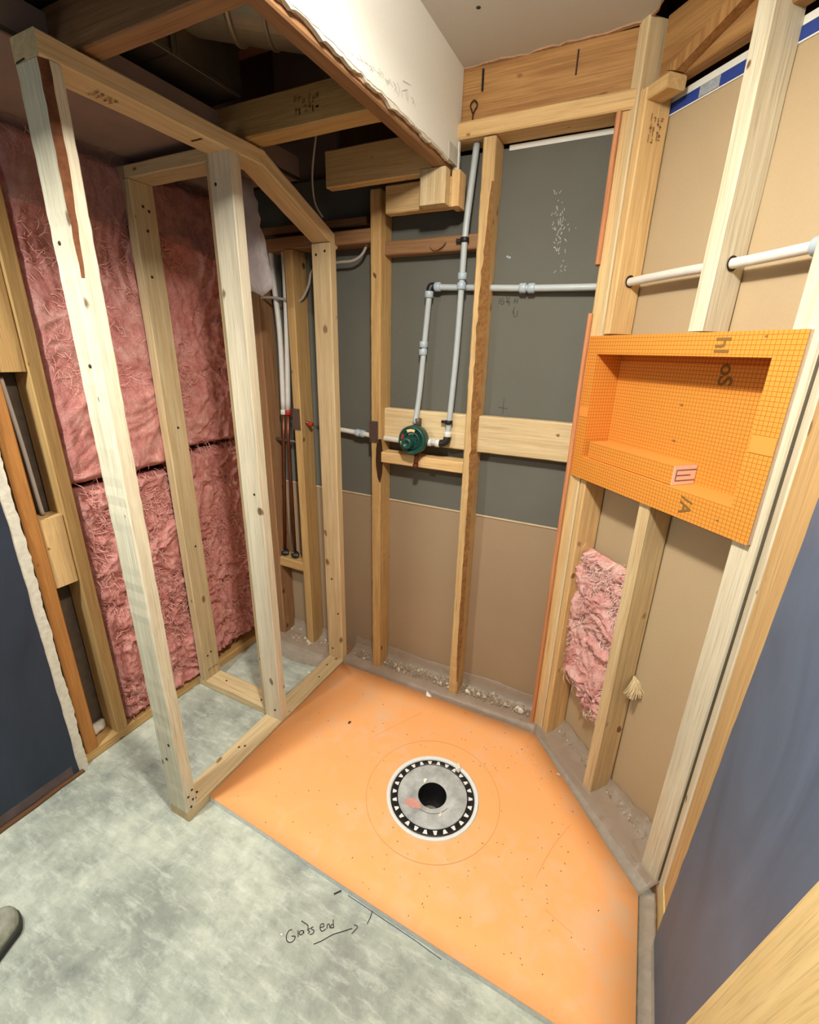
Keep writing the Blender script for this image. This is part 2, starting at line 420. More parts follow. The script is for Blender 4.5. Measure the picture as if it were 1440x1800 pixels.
def batt(name, fn, u0, u1, v0, v1, nu, nv, amp, mat, depth, outline=None, seed=0, parent=None, freq=9):
    """glass-wool slab: fn(u, v, d) -> point, d towards the viewer; lumpy front, closed back"""
    vs, fs = [], []
    for j in range(nv + 1):
        for i in range(nu + 1):
            a, b = i / nu, j / nv
            u = u0 + (u1 - u0) * a; v = v0 + (v1 - v0) * b
            if outline:
                lo, hi = outline(b); u = lo + (hi - lo) * a
            e = min(a, 1 - a, ) * nu; e2 = min(b, 1 - b) * nv
            edge = min(1, e / 3) * min(1, e2 / 3)
            q = Vector((u * freq + seed, v * freq * .8, seed * 1.7))
            wv = Vector((noise.noise(q * .7), noise.noise(q * .7 + Vector((5, 5, 5))), 0)) * .9
            r = 1 - abs(fbm(q + wv, 4)) * 2.2
            r2 = 1 - abs(noise.noise((q + wv * 1.6) * 2.9)) * 2
            r3 = 1 - abs(noise.noise((q + wv * 2.2) * Vector((7, 7, 7)).x)) * 2
            d = amp * (.75 * r + .34 * r2 + .18 * r3 + .8 * noise.noise(q * .3))
            jx = .004 * noise.noise(q * 5); jy = .006 * noise.noise(q * 4 + Vector((9, 0, 0)))
            vs.append(fn(u + jx, v + jy, d * edge - (1 - edge) * amp * 1.2))
    m = nu + 1; base = len(vs)
    for j in range(nv):
        for i in range(nu):
            k = j * m + i; fs.append((k, k + 1, k + m + 1, k + m))
    rim = [i for i in range(nu)] + [j * m + nu for j in range(nv)] + [nv * m + i for i in range(nu, 0, -1)] + [j * m for j in range(nv, 0, -1)]
    for k in rim:
        j, i = divmod(k, m); b = j / nv; u = u0 + (u1 - u0) * i / nu
        if outline: lo, hi = outline(b); u = lo + (hi - lo) * i / nu
        vs.append(fn(u, v0 + (v1 - v0) * b, -depth))
    n = len(rim)
    for i in range(n):
        fs.append((rim[i], rim[(i + 1) % n], base + (i + 1) % n, base + i))
    fs.append(tuple(base + i for i in range(n - 1, -1, -1)))
    return mesh_obj(name, vs, fs, mat, parent, smooth=True)
def fibres(parent, fn, u0, u1, v0, v1, n, lift, mat, seed, lo=.02, hi=.07, wd=.0011, curl=9):
    """loose curled glass-wool strands lying on a batt's face"""
    rnd = random.Random(seed); vs, fs = [], []
    for k in range(n):
        u, v = rnd.uniform(u0, u1), rnd.uniform(v0, v1); a = rnd.uniform(0, 6.28); L = rnd.uniform(lo, hi); cur = rnd.uniform(-curl, curl) ; b = len(vs); w_ = wd * rnd.uniform(.6, 1.6); d0 = lift * rnd.uniform(-.3, 1.2)
        m = 7; st = L / m
        for i in range(m + 1):
            f = i / m; d = d0 + lift * .9 * math.sin(f * math.pi) - lift * .5
            px, py = -math.sin(a) * w_, math.cos(a) * w_
            vs.append(fn(min(u1, max(u0, u + px)), v + py, d)); vs.append(fn(min(u1, max(u0, u - px)), v - py, d + .0006))
            u += math.cos(a) * st; v += math.sin(a) * st; a += cur * st * 4 + rnd.uniform(-.35, .35)
        for i in range(m): q = b + 2 * i; fs.append((q, q + 1, q + 3, q + 2))
    o = mesh_obj('fibres', vs, fs, mat, parent, True); o['kind'] = 'stuff'
    return o
def stamp(name, M, wdt, hgt, parent, rows=2, cols=5):
    """an illegible grade stamp: short ink dashes"""
    rnd = random.Random(int(wdt * 1e4) + rows); vs, fs = [], []
    for r in range(rows):
        for c in range(cols):
            cx = (c + .5) / cols - .5; cy = (r + .5) / rows - .5
            for _ in range(2):
                x = (cx + rnd.uniform(-.06, .06)) * wdt; y = (cy + rnd.uniform(-.15, .15)) * hgt
                a, b = (wdt / cols * .34, hgt / rows * .10) if rnd.random() < .5 else (wdt / cols * .10, hgt / rows * .34)
                k = len(vs); vs += [M @ Vector((x + sx * a, y + sy * b, .0012)) for sx, sy in ((-1, -1), (1, -1), (1, 1), (-1, 1))]; fs.append((k, k + 1, k + 2, k + 3))
    return mesh_obj(name, vs, fs, STAMP, parent)
def frame(origin, u, v):
    u, v = Vector(u).normalized(), Vector(v).normalized(); n = u.cross(v)
    M = Matrix((u, v, n)).transposed().to_4x4(); M.translation = Vector(origin); return M

# ---------------------------------------------------------------- key dimensions
YS, YD = 1.585, 1.672           # back stud face, back board face
XL = -1.64                      # left framing face
XR = 0.285                      # right framing face
ZC = 2.30                       # ceiling
XS, ZS = -0.64, 2.032           # dropped soffit face and underside
A46 = math.radians(46)
P1 = Vector((-0.165, 1.6, 0)); DD = Vector((math.cos(A46), -math.sin(A46), 0)); NN = Vector((-math.sin(A46), -math.cos(A46), 0))

# ================================================================ setting
def poly_reach(poly, c, ang):
    d = Vector((math.cos(ang), math.sin(ang))); best = 99
    for i in range(len(poly)):
        a = Vector(poly[i]) - Vector(c); b = Vector(poly[(i + 1) % len(poly)]) - Vector(c); e = b - a
        den = d.x * e.y - d.y * e.x
        if abs(den) < 1e-9: continue
        t = (a.x * e.y - a.y * e.x) / den; s_ = (a.x * d.y - a.y * d.x) / den
        if t > 0 and -1e-6 <= s_ <= 1 + 1e-6: best = min(best, t)
    return best
_fp = [(-1.95, -1.75), (.75, -1.75), (.75, 2.1), (-1.95, 2.1)]; _fc = (-.424, 1.108)
_an = sorted([2 * math.pi * k / 48 for k in range(48)] + [math.atan2(y - _fc[1], x - _fc[0]) % (2 * math.pi) for x, y in _fp]); _v, _f = [], []
for a in _an:
    q = poly_reach(_fp, _fc, a)
    for r, z in ((.053, 0), (q, 0), (q, -.14), (.053, -.14)): _v.append((_fc[0] + math.cos(a) * r, _fc[1] + math.sin(a) * r, z))
for i in range(len(_an)):
    j = (i + 1) % len(_an); _f += [(i * 4 + k, j * 4 + k, j * 4 + (k + 1) % 4, i * 4 + (k + 1) % 4) for k in range(4)]
floor = mesh_obj('floor', _v, _f, CONC, None, origin=(0, 0, 0)); tag(floor, 'trowelled grey-green concrete floor with dusty patches', None, 'structure')
# handwriting on the slab: pixels of the crop turned to the slab plane once, stored as metric points
def slab_pt(x, y): return floor_map(480 + x / 8.0, 1600 + y / 8.0)
def floor_map(px, py):
    r = R @ Vector((px - 720, py - 900, F_PX)); t = -H / r.z; return Vector((r.x * t, r.y * t, 0))
OFF[floor.name] = Vector(floor.location)
strokes = [
    [(270, 275), (225, 290), (190, 360), (195, 430), (240, 455), (290, 430), (312, 370), (262, 368)],
    [(352, 285), (355, 380)],
    [(400, 285), (372, 310), (378, 345), (410, 340), (430, 300), (402, 285)], [(432, 285), (434, 330)],
    [(400, 150), (440, 178), (490, 215), (492, 260)], [(520, 260), (485, 275), (515, 305), (490, 330)],
    [(570, 235), (530, 255), (575, 290), (560, 330), (515, 345)],
    [(665, 245), (715, 230), (705, 190), (668, 210), (665, 270), (695, 298), (745, 265)],
    [(760, 262), (765, 205), (790, 200), (800, 258)],
    [(850, 200), (815, 215), (818, 252), (850, 240)], [(846, 130), (852, 255)],
    [(572, 480), (700, 425), (830, 350), (950, 310), (1115, 258)], [(1140, 208), (1190, 240), (1105, 335)],
    [(1400, 10), (1370, 100), (1325, 195)]]
ribbon('handwriting', [[slab_pt(*p) for p in s] for s in strokes], .0024, (0, 0, 1), INK, floor, .0006, 4)['label'] = 'black marker writing Glass end with an arrow'
ribbon('marker_tick', [[floor_map(587, 1572), floor_map(600, 1566)]], .005, (0, 0, 1), INK, floor, .0005)
ribbon('pencil_line', [[Vector((x, .7175 + .0322 * (-.30 - x) - .0075, 0)) for x in (-.52, -.45, -.38, -.30)] + [Vector((-.22, .7085 - .004, 0))]], .0020, (0, 0, 1), flat('blue_black_line', (66, 72, 92), .8), floor, .0005)

# --- back wall
wb = empty('wall_back', (-.9, YD, 0), kind='structure', label='open stud wall backed with grey board above and brown board below')
slab('grey_board', -1.78, .10, YD, YD + .013, .886, 2.105, D_GREY, wb)['label'] = 'grey moisture board, scuffed white'
slab('brown_board', -1.78, .10, YD, YD + .013, 0, .8815, D_BROWN, wb)['label'] = 'brown paper faced board'
slab('board_edge', -1.78, .10, YD - .0035, YD + .012, .8805, .8865, flat('pale_board_edge', (196, 178, 146), .8), wb)
slab('board_edge', -.50, -.17, YD - .002, YD + .012, 2.098, 2.112, D_WHITE, wb)
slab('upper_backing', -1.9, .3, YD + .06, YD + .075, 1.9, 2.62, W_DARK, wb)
def stud_back(name, x0, z0=.04, z1=2.112, mat=W_AMBER, x1=None, **kw):
    return bx(name, x0, (x1 or x0 + .040), YS, YD, z0, z1, mat, wb, **kw)
stud_back('stud', -1.545, mat=W_BROWN, z1=1.87)
stud_back('stud', -1.355, mat=W_AMBER, z1=1.862)
def nz(a, b): return noise.noise(Vector((a, b, 3.1)))
BARK = flat('torn_bark_edge', (138, 102, 62), .9, 0, .1, .35, 70, .8)
BARKR = flat('red_brown_bark', (104, 66, 44), .9, 0, .1, .4, 60, .6)
BARKD = flat('dark_bark_pocket', (52, 34, 24), .9, 0, .1, .5, 70, .8)
def waneC(f, k):
    if k != 3: return None
    z = .04 + f * 2.07
    a = max(0, min(1, (2.02 - z) / .35)) * max(0, min(1, (z - 1.05) / .25)) + .45 * (z < 1.15) * max(0, min(1, (z - .1) / .2))
    if a < .05: return None
    return (.004 + .017 * min(1, a) * (1 + .3 * nz(f * 60, 0)), .006 + .034 * min(1, a) * (1 + .4 * nz(f * 46, 4)))
board('stud', (-.538, (YS + YD) / 2, .04), (-.538, (YS + YD) / 2, 2.112), (1, 0, 0), .040, YD - YS, W_WARM, wb, rings=110, wane=waneC, bark=BARK, label='stud with a bark-torn front edge')
def waneB(f, k):
    z = .04 + f * 1.98
    if k != 3 or not .985 < z < 1.17: return None
    a = math.sin(math.pi * (z - .985) / .185) ** .6
    return (.004 + .016 * a, .004 + .020 * a)
board('stud', (-.937, (YS + YD) / 2, .04), (-.937, (YS + YD) / 2, 2.02), (1, 0, 0), .042, YD - YS, W_AMBER, wb, rings=100, wane=waneB, bark=BARKD, label='stud with a dark bark pocket beside the valve')
bx('end_stud', -.176, -.136, YS + .004, YD, .04, 2.115, W_WARM, wb)
bx('lath_strip', -.188, -.174, YS - .006, YS + .035, 1.752, 2.115, W_RED, wb)
bx('lath_strip', -.188, -.174, YS - .006, YS + .035, .03, 1.62, W_RED, wb)
bx('bottom_plate', -1.6, -.10, YS - .008, YD, 0, .040, W_BROWN, wb)
bx('top_plate', -.66, -.13, YS - .004, YD, 2.116, 2.160, W_WARM, wb)
bx('rim_board', -.66, -.13, YS + .024, YS + .062, 2.161, 2.30, W_RIM, wb, rings=5)
bx('top_plate', -1.46, -.958, YS + .002, YD, 1.864, 1.908, W_BROWN, wb)
bx('top_plate', -1.56, -1.0, YS + .045, YD + .03, 1.93, 1.958, W_BROWN, wb)
bx('blocking', -.916, -.560, YS + .032, YD, 1.823, 1.868, W_BROWN, wb)
bx('blocking', -.916, -.560, YS + .036, YS + .076, 1.150, 1.282, W_NEW, wb)
bx('blocking', -.518, -.178, YS + .036, YS + .076, 1.148, 1.282, W_NEW, wb)
bx('blocking', -.916, -.560, YS + .010, YD - .01, 1.064, 1.108, W_WARM, wb)
bx('blocking', -1.506, -1.357, YS + .006, YD, .452, .500, W_AMBER, wb)
bx('blocking', -.878, -.640, YS - .03, YS + .008, 1.934, 2.016, W_WARM, wb)
bx('blocking', -.734, -.646, YS - .072, YS - .031, 1.934, 2.030, W_NEW, wb)
bx('blocking', -.645, -.617, YS - .03, YS + .03, 1.934, 2.03, W_WARM, wb)
# writing and scratches on the grey board
def wall_pt(x, y):
    px, py = 860 + x / 18.0, 480 + y / 18.0
    r = R @ Vector((px - 720, py - 900, F_PX)); t = YD / r.y; return Vector((r.x * t, YD, H + r.z * t))
ribbon('handwriting', [[wall_pt(*p) for p in s] for s in [
    [(350, 790), (310, 980)], [(460, 780), (385, 870), (385, 980), (440, 985), (480, 900), (420, 880)],
    [(555, 735), (555, 820)], [(650, 770), (560, 900), (620, 890)], [(570, 900), (560, 930), (650, 930)], [(650, 880), (625, 1040)],
    [(830, 790), (785, 970)], [(910, 800), (880, 975)], [(790, 900), (900, 885)],
    [(805, 1080), (770, 1240), (800, 1385), (870, 1360), (910, 1190)], [(750, 1200), (780, 1290)]]], .0022, (0, -1, 0), GREYINK, wb, .0008, 3)['label'] = 'pencil note 16 1/4 H'
ribbon('pencil_line', [[Vector((-.446, YD, 1.345)), Vector((-.446, YD, 1.290))], [Vector((-.466, YD, 1.313)), Vector((-.430, YD, 1.309))]], .002, (0, -1, 0), GREYINK, wb)
rs = random.Random(4); ss = []
for k in range(70):
    z = max(1.755, min(2.0, rs.gauss(1.87, .055))); x = -.318 + rs.gauss(0, .014) - .10 * (z - 1.87); l = rs.uniform(.002, .009)
    ss.append([Vector((x, YD, z)), Vector((x + rs.uniform(-.006, .006), YD, z - l))])
tag(ribbon('scratches', ss, .0013, (0, -1, 0), flat('white_scuff', (190, 188, 180), .9), wb), None, None, 'stuff')
for (px, pz) in ((-.845, 1.835), (-.600, 1.832)):
    pass
tube('bent_nail', [(-.735, YS + .030, 1.838), (-.716, YS + .026, 1.828), (-.690, YS + .022, 1.836), (-.676, YS + .020, 1.850)], .0035, W_BROWN, wb, 8, 4)
for x, z, hgt in ((-.36, 2.236, .075),):
    pass
bx('dark_slot', -.582, -.576, YS + .020, YS + .026, 2.235, 2.288, BLACKP, wb, bev=.0005, rings=2)
tube('wire_loop', [(-.604, YS + .02, 2.185), (-.612, YS + .018, 2.205), (-.600, YS + .016, 2.215), (-.590, YS + .018, 2.203), (-.602, YS + .02, 2.185), (-.604, YS + .021, 2.168)], .0022, NAIL, wb, 6, 4)
bx('dark_slot', -.312, -.308, YS + .021, YS + .0255, 2.225, 2.280, NAIL, wb, bev=.0005, rings=2)

# --- left wall
wl = empty('wall_left', (XL, .6, 0), kind='structure', label='left wall with dark navy board in front and open studs behind')
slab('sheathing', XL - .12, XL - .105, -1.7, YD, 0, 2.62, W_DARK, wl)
bx('bottom_plate', XL - .088, XL, .60, 1.66, 0, .040, W_AMBER, wl)
bx('stud', XL - .088, XL, .640, .684, .040, 2.06, wood('orange_brown_fir', (200, 140, 76), (172, 112, 56), (96, 54, 26), .7), wl)
bx('stud', XL - .088, XL, .757, .800, .040, 2.06, W_AMBER, wl)
bx('blocking', XL - .075, XL - .006, .686, .756, 1.416, 2.06, W_AMBER, wl)
bx('blocking', XL - .075, XL - .004, .686, .756, .722, .964, W_WARM, wl)
tube('cable', [(XL - .05, .705, 1.40), (XL - .045, .712, 1.2), (XL - .04, .715, 1.0), (XL - .05, .722, .97)], .006, CABLE, wl, 8, 5)
# painted board with a torn edge
rnd = random.Random(11); edge = []; z = 0.0
while z < 2.03:
    edge.append((.632 + .005 * fbm((z * 5, 2, 0), 5) + .0022 * rnd.uniform(-1, 1), z)); z += .016
edge.append((.632, 2.03))
pbd = prism('painted_board', [(-1.7, .0), (-1.7, 2.03)] + [(.600 + .003 * fbm((z * 7, 9, 1), 5), z) for y, z in reversed(edge)], 'x', XL + .0005, XL + .0135, P_NAVY, wl); pbd['label'] = 'dark navy painted board'
prism('torn_edge', [(y - .040, z) for y, z in edge] + [(y, z) for y, z in reversed(edge)], 'x', XL + .0008, XL + .0115, GYPSUM, pbd)['label'] = 'torn white gypsum edge'
slab('dirt_band', XL + .0136, XL + .0145, -1.7, .58, .012, .05, flat('brown_scuffed_paint', (92, 80, 78), .8, 0, .1, .3, 18), wl)
bx('floor_gap_strip', XL + .013, XL + .028, -1.7, .61, 0, .010, W_DARK, wl, rings=30, jit=.003, bev=.001)
slab('grey_backing', XL - .104, XL - .09, .684, .757, .04, 1.41, flat('grey_dusty_backing', (86, 74, 62), .9, 0, .1, .25, 30), wl)
batt('gypsum_clump', lambda u, v, d: Vector((XL - .05 + d, u, v)), .690, .752, .042, .085, 10, 8, .012, GYPSUM, .03, seed=3, parent=wl)

# --- diagonal wall (own axes: x along the wall, y into the wall)
wd = empty('wall_diagonal', P1, -A46, kind='structure', label='angled stud wall backed with tan paper board', local=True)
slab('board', -.06, .72, .089, .102, 0, 2.098, D_TAN, wd)['label'] = 'tan paper faced board'
TAPE = flat('blue_edge_tape', (44, 66, 140), .5, 0, .3, .12, 60)
slab('edge_tape', -.06, .72, .0868, .089, 2.100, 2.124, TAPE, wd)['label'] = 'blue printed edge tape'
slab('white_edge', -.06, .72, .0866, .1015, 2.1245, 2.140, D_WHITE, wd)
slab('white_edge', -.06, .72, .0864, .0885, 2.0965, 2.0995, D_WHITE, wd)
slab('tape_label', .150, .205, .0856, .0866, 2.1005, 2.1235, flat('grey_barcode', (150, 156, 160), .6, 0, .2, .3, 140), wd)
bx('stud', .000, .0365, 0, .086, .04, 2.30, W_NEW, wd)
bx('stud', .0405, .066, .002, .086, 1.562, 2.145, W_WARM, wd)
bx('stud', .0405, .066, .002, .086, .04, 1.110, W_WARM, wd)
bx('stud', .340, .380, 0, .086, 1.56, 2.30, W_PALE, wd, bow=.004)
bx('stud', .302, .342, 0, .086, .04, 1.118, W_NEW, wd)
bx('stud', .580, .640, 0, .086, .04, 2.30, W_PALE, wd)
bx('bottom_plate', -.03, .66, -.004, .086, 0, .040, W_BROWN, wd)
bx('rim_board', .05, .66, .045, .083, 2.150, 2.30, W_RIM, wd, rings=4)
bx('blocking', .067, .130, .004, .06, 2.118, 2.149, W_WARM, wd)
prism('diagonal_shim', [(.135, 2.150), (.34, 2.215), (.34, 2.25), (.10, 2.165)], 'y', .018, .044, W_RIM, wd)
slab('dark_gap_backing', -.1, .9, .13, .14, 2.05, 2.62, W_DARK, wd)
for s_, z_, in ((.0665, 1.703), (.381, 1.703)):
    lathe('drilled_hole', [(0, 0), (.0165, 0)], (s_ + .0006, .046, z_), (1, 0, 0), NAIL, wd, 18)
stamp('grade_stamp', frame((.0665, .045, 2.06), (0, 1, 0), (0, 0, 1)), .045, .055, wd, 4, 4)

# --- right wall
wr = empty('wall_right', (XR, .9, 0), kind='structure', label='right wall of slate blue painted board over studs')
bx('stud', XR - .001, XR + .085, 1.085, 1.128, .04, 2.30, W_PALE, wr)
bx('stud', XR + .001, XR + .04, .905, 1.083, .115, 2.30, W_WARM, wr, label='wide stud face')
bx('bottom_plate', XR - .004, XR + .085, -1.7, 1.15, 0, .042, W_BROWN, wr)
slab('plate_face', XR - .002, XR + .03, .86, 1.083, .0425, .1145, flat('cream_dusty_board', (206, 186, 130), .8, 0, .1, .1, 40), wr)
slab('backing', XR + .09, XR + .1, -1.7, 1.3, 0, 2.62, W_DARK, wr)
edge = []; z = .012
while z < 2.29:
    edge.append((.978 - .0725 * z + .004 * fbm((z * 12, 5, 0), 4), z)); z += .025
edge.append((.812, ZC))
prism('painted_board', [(-1.7, .012), (-1.7, ZC)] + [(y, z) for y, z in reversed(edge)], 'x', XR - .0135, XR - .0015, P_BLUE, wr)['label'] = 'slate blue painted board with a ragged cut edge'

# --- wall behind the camera
wf = slab('wall_front', -1.78, .40, -1.72, -1.70, 0, 2.62, P_BLUE, None); tag(wf, 'slate blue wall behind the viewer', None, 'structure')

# --- ceiling
ce = empty('ceiling', (-.2, .8, ZC), kind='structure', label='white ceiling with a dropped soffit cut open to bare joists')
# the cut edge follows the rim board, then the angled wall
cut = [(-.64, 1.606), (-.55, 1.604), (-.47, 1.612), (-.36, 1.606), (-.30, 1.602), (-.22, 1.604), (-.15, 1.598), (-.13, 1.575), (-.10, 1.50), (-.02, 1.42), (.10, 1.30), (.285, 1.12)]
prism('ceiling_board', [(-.64, -1.7), (.40, -1.7), (.40, 1.10)] + cut[::-1], 'z', ZC, ZC + .013, D_CEIL, ce)['label'] = 'painted ceiling board with a torn edge'
rg = random.Random(5)
rib = []
for i in range(len(cut) - 1):
    a, b = Vector(cut[i]), Vector(cut[i + 1]); n = max(2, int((b - a).length / .02))
    for k in range(n): rib.append(a.lerp(b, k / n) + Vector((rg.uniform(-.004, .004), rg.uniform(-.005, .006))))
prism('torn_edge', [(p.x, p.y - .006) for p in rib] + [(p.x, p.y + .006) for p in reversed(rib)], 'z', ZC - .004, ZC + .010, TORN, ce)
lathe('screw_hole', [(0, 0), (.006, 0)], (-.52, 1.38, ZC - .0006), (0, 0, 1), GREYINK, ce, 10)
slab('subfloor', -1.95, .75, -1.75, 2.1, 2.62, 2.64, W_DARK, ce)
# soffit face: white board with a torn lower edge
rnd = random.Random(3); low = []; y = -1.7
while y < 1.585:
    low.append((y, ZS + .018 + .005 * fbm((y * 9, 1, 1), 5) + .0015 * rnd.uniform(-1, 1))); y += .011
low += [(1.50, ZS + .006), (1.588, ZS - .004)] if False else [(1.590, ZS + .004)]
soff = prism('soffit_board', low + [(1.603, 2.20), (1.606, ZC), (-1.7, ZC)], 'x', XS - .0125, XS, D_WHITE, ce); soff['label'] = 'white soffit face with pencil scribbles'
OFF[soff.name] = Vector(soff.location) + OFF[ce.name]
OFF[soff.name] = Vector((soff.location.x, soff.location.y, soff.location.z)) + Vector(ce.location)
gyp = [(y, z - .002 - .010 * max(0, .35 + fbm((y * 15, 8, 2), 5))) for y, z in low]
prism('torn_gypsum_edge', [(y, z + .008) for y, z in low] + [(y, z) for y, z in reversed(gyp)], 'x', XS - .0105, XS - .0015, GYPSUM, soff)['label'] = 'crumbled gypsum edge'
gyp2 = [(y, z - .002 - .012 * max(0, .1 + fbm((y * 11, 3, 9), 4))) for y, z in low]
prism('torn_paper_edge', [(y, z + .006) for y, z in low] + [(y, max(ZS - .004, z)) for y, z in reversed(gyp2)], 'x', XS - .0125, XS - .009, TORN, soff)
slab('loose_paper_flap', XS + .0002, XS + .0018, 1.515, 1.585, ZS + .015, ZS + .06, flat('bent_grey_paper', (196, 194, 184), .8), soff)
bx('corner_bead', XS - .012, XS + .003, 1.590, 1.604, ZS - .005, 2.135, D_WHITE, ce, bev=.001)
bx('soffit_rail', XS - .053, XS - .0135, .36, 1.60, ZS, ZS + .045, W_BROWN, ce, rings=6)
bx('soffit_stile', XS - .053, XS - .0135, 1.55, 1.59, ZS + .046, 2.62, W_BROWN, ce)
bx('joist', -1.09, XS - .054, 1.515, 1.553, 2.020, 2.128, W_WARM, ce)
j2 = bx('joist', -1.30, XS - .054, 1.178, 1.246, 2.052, 2.137, W_AMBER, ce)
stamp('grade_stamp', frame((-.90, 1.1775, 2.095), (1, 0, 0), (0, 0, 1)), .085, .04, ce, 2, 6)
bx('joist', -1.26, XS - .054, .742, .786, 2.052, 2.14, W_BROWN, ce)
bx('floor_joist', -1.9, .4, 1.43, 1.47, 2.40, 2.62, W_BROWN, ce)
bx('floor_joist', -1.9, .4, 1.02, 1.06, 2.42, 2.62, W_BROWN, ce)
bx('floor_joist', -1.9, .4, .62, .66, 2.42, 2.62, W_BROWN, ce)
slab('soffit_underside', -1.70, XS - .0005, -1.7, .36, ZS - .002, ZS + .011, D_WHITE, ce)
# faint pencil scribble on the soffit face
def sof_pt(px, py):
    r = R @ Vector((px - 720, py - 900, F_PX)); t = XS / r.x; return Vector((XS, r.y * t, H + r.z * t))
rs = random.Random(9); ss = []
for k in range(34):
    f = k / 33; px = 612 + 116 * f; py = 88 + 92 * f + rs.uniform(-4, 4); h = rs.choice((7, 9, 12, 18)) if f < .75 else rs.choice((12, 20, 26))
    if rs.random() < .2: continue
    ss.append([sof_pt(px - 2, py - h / 2), sof_pt(px + rs.uniform(-1, 4), py), sof_pt(px + rs.uniform(-1, 3), py + h / 2)])
for a, b in (((708, 142), (722, 150)), ((706, 160), (716, 158))): ss.append([sof_pt(*a), sof_pt(*b)])
ribbon('pencil_scribble', ss, .0016, (1, 0, 0), PENCIL, soff, .0006)

# ================================================================ new partition frame
pf = empty('partition_frame', (-1.155, .66, 0), label='new spruce stud partition frame standing between bare floor and orange tray', cat='partition frame')
FX0, FX1 = -1.197, -1.112
bx('bottom_plate', FX0, FX1, .655, 1.595, 0, .039, W_NEW, pf)
board('post', (-1.1545, .675, .0395), (-1.1545, .675, 2.004), (1, 0, 0), .085, .040, W_PALE, pf, rings=80, bark=BARKR, wane=lambda f, k: (.004 + .010 * (.5 + .5 * noise.noise(Vector((f * 40, 1, 0)))) * min(1, (f - .80) * 10), .004 + .012 * min(1, (f - .8) * 9)) if k == 3 and f > .81 else None, label='front post with a bark-edged corner')
board('post', (-1.1545, 1.127, .0395), (-1.1545, 1.127, 2.004), (1, 0, 0), .085, .040, W_PALE, pf, label='middle post')
board('post', (-1.1545, 1.575, .0395), (-1.1545, 1.575, 1.866), (1, 0, 0), .085, .040, W_NEW, pf, label='rear post against the back wall')
bx('top_plate', FX0, FX1, .655, 1.248, 2.0045, 2.046, W_NEW, pf)
board('sloped_plate', (-1.1545, 1.228, 2.030), (-1.1545, 1.610, 1.870), (1, 0, 0), .085, .040, W_NEW, pf)
bx('bottom_plate', -1.638, FX0 - .001, 1.135, 1.220, 0, .039, W_NEW, pf)
bx('top_plate', -1.638, FX0 - .001, 1.135, 1.220, 1.999, 2.037, W_NEW, pf)
bx('post', -1.622, -1.582, 1.133, 1.219, .0395, 1.998, W_NEW, pf, label='post against the pink insulation')
bx('post', -1.240, -1.199, 1.135, 1.219, .0395, 1.998, W_NEW, pf)
stamp('grade_stamp', frame((-1.155, .80, 2.0035), (0, 1, 0), (1, 0, 0)), .055, .035, pf, 2, 4)
stamp('grade_stamp', frame((-1.5808, 1.178, .085), (0, 1, 0), (0, 0, 1)), .055, .014, pf, 1, 5)
ribbon('pencil_line', [[Vector((-1.165, 1.03, 2.0036)), Vector((-1.125, 1.03, 2.0036))], ], .006, (0, 0, -1), NAIL, pf)
ribbon('pencil_line', [[Vector((-1.19, .6545, 2.006)), Vector((-1.16, .6545, 2.008))]], .003, (0, -1, 0), NAIL, pf)
def nail(p, d, r=.0045):
    lathe('nail', [(0, .0016), (r * .8, .0016), (r, 0)], p, d, NAIL, pf, 8)
for y, x, z in ((.672, FX1, .052), (.682, FX1, .075), (.668, FX1, .10), (.684, FX1, .115)): nail((x + .0002, y, z), (1, 0, 0))
for x, y in ((-1.172, .716), (-1.150, .724), (-1.136, .706), (-1.165, .93), (-1.150, .945), (-1.14, 1.40), (-1.16, 1.49), (-1.5, 1.178), (-1.27, 1.16)): nail((x, y, .0392), (0, 0, 1))
for x, z in ((-1.165, .25), (-1.14, .32), (-1.17, 1.7), (-1.15, 1.45)): nail((x, .6548, z), (0, -1, 0), .005)
for x, z in ((-1.14, .085), (-1.175, 1.93), (-1.14, 1.02)): nail((x, 1.1068, z), (0, -1, 0), .005)
for x, z in ((-1.175, 1.83), (-1.135, 1.84), (-1.17, .09), (-1.13, .30), (-1.16, .48)): nail((x, 1.5548, z), (0, -1, 0), .005)
for y, z in ((1.16, .16), (1.18, .17), (1.17, 1.93), (1.19, 1.92), (1.175, 1.86), (1.165, 1.72), (1.18, 1.2), (1.18, .7)): nail((-1.5818, y, z), (1, 0, 0), .005)

# ================================================================ shower tray and drain
TZ = .027
poly_t = [(-1.108, 1.548), (-.159, 1.548), (.236, 1.092), (.236, .701), (-.30, .714), (-1.108, .740)]
CX, CY, TR = -.424, 1.108, .163
st = empty('shower_tray', (-.45, 1.1, 0), label='orange foam shower tray with a round drain cut-out lying on the concrete', cat='shower tray')
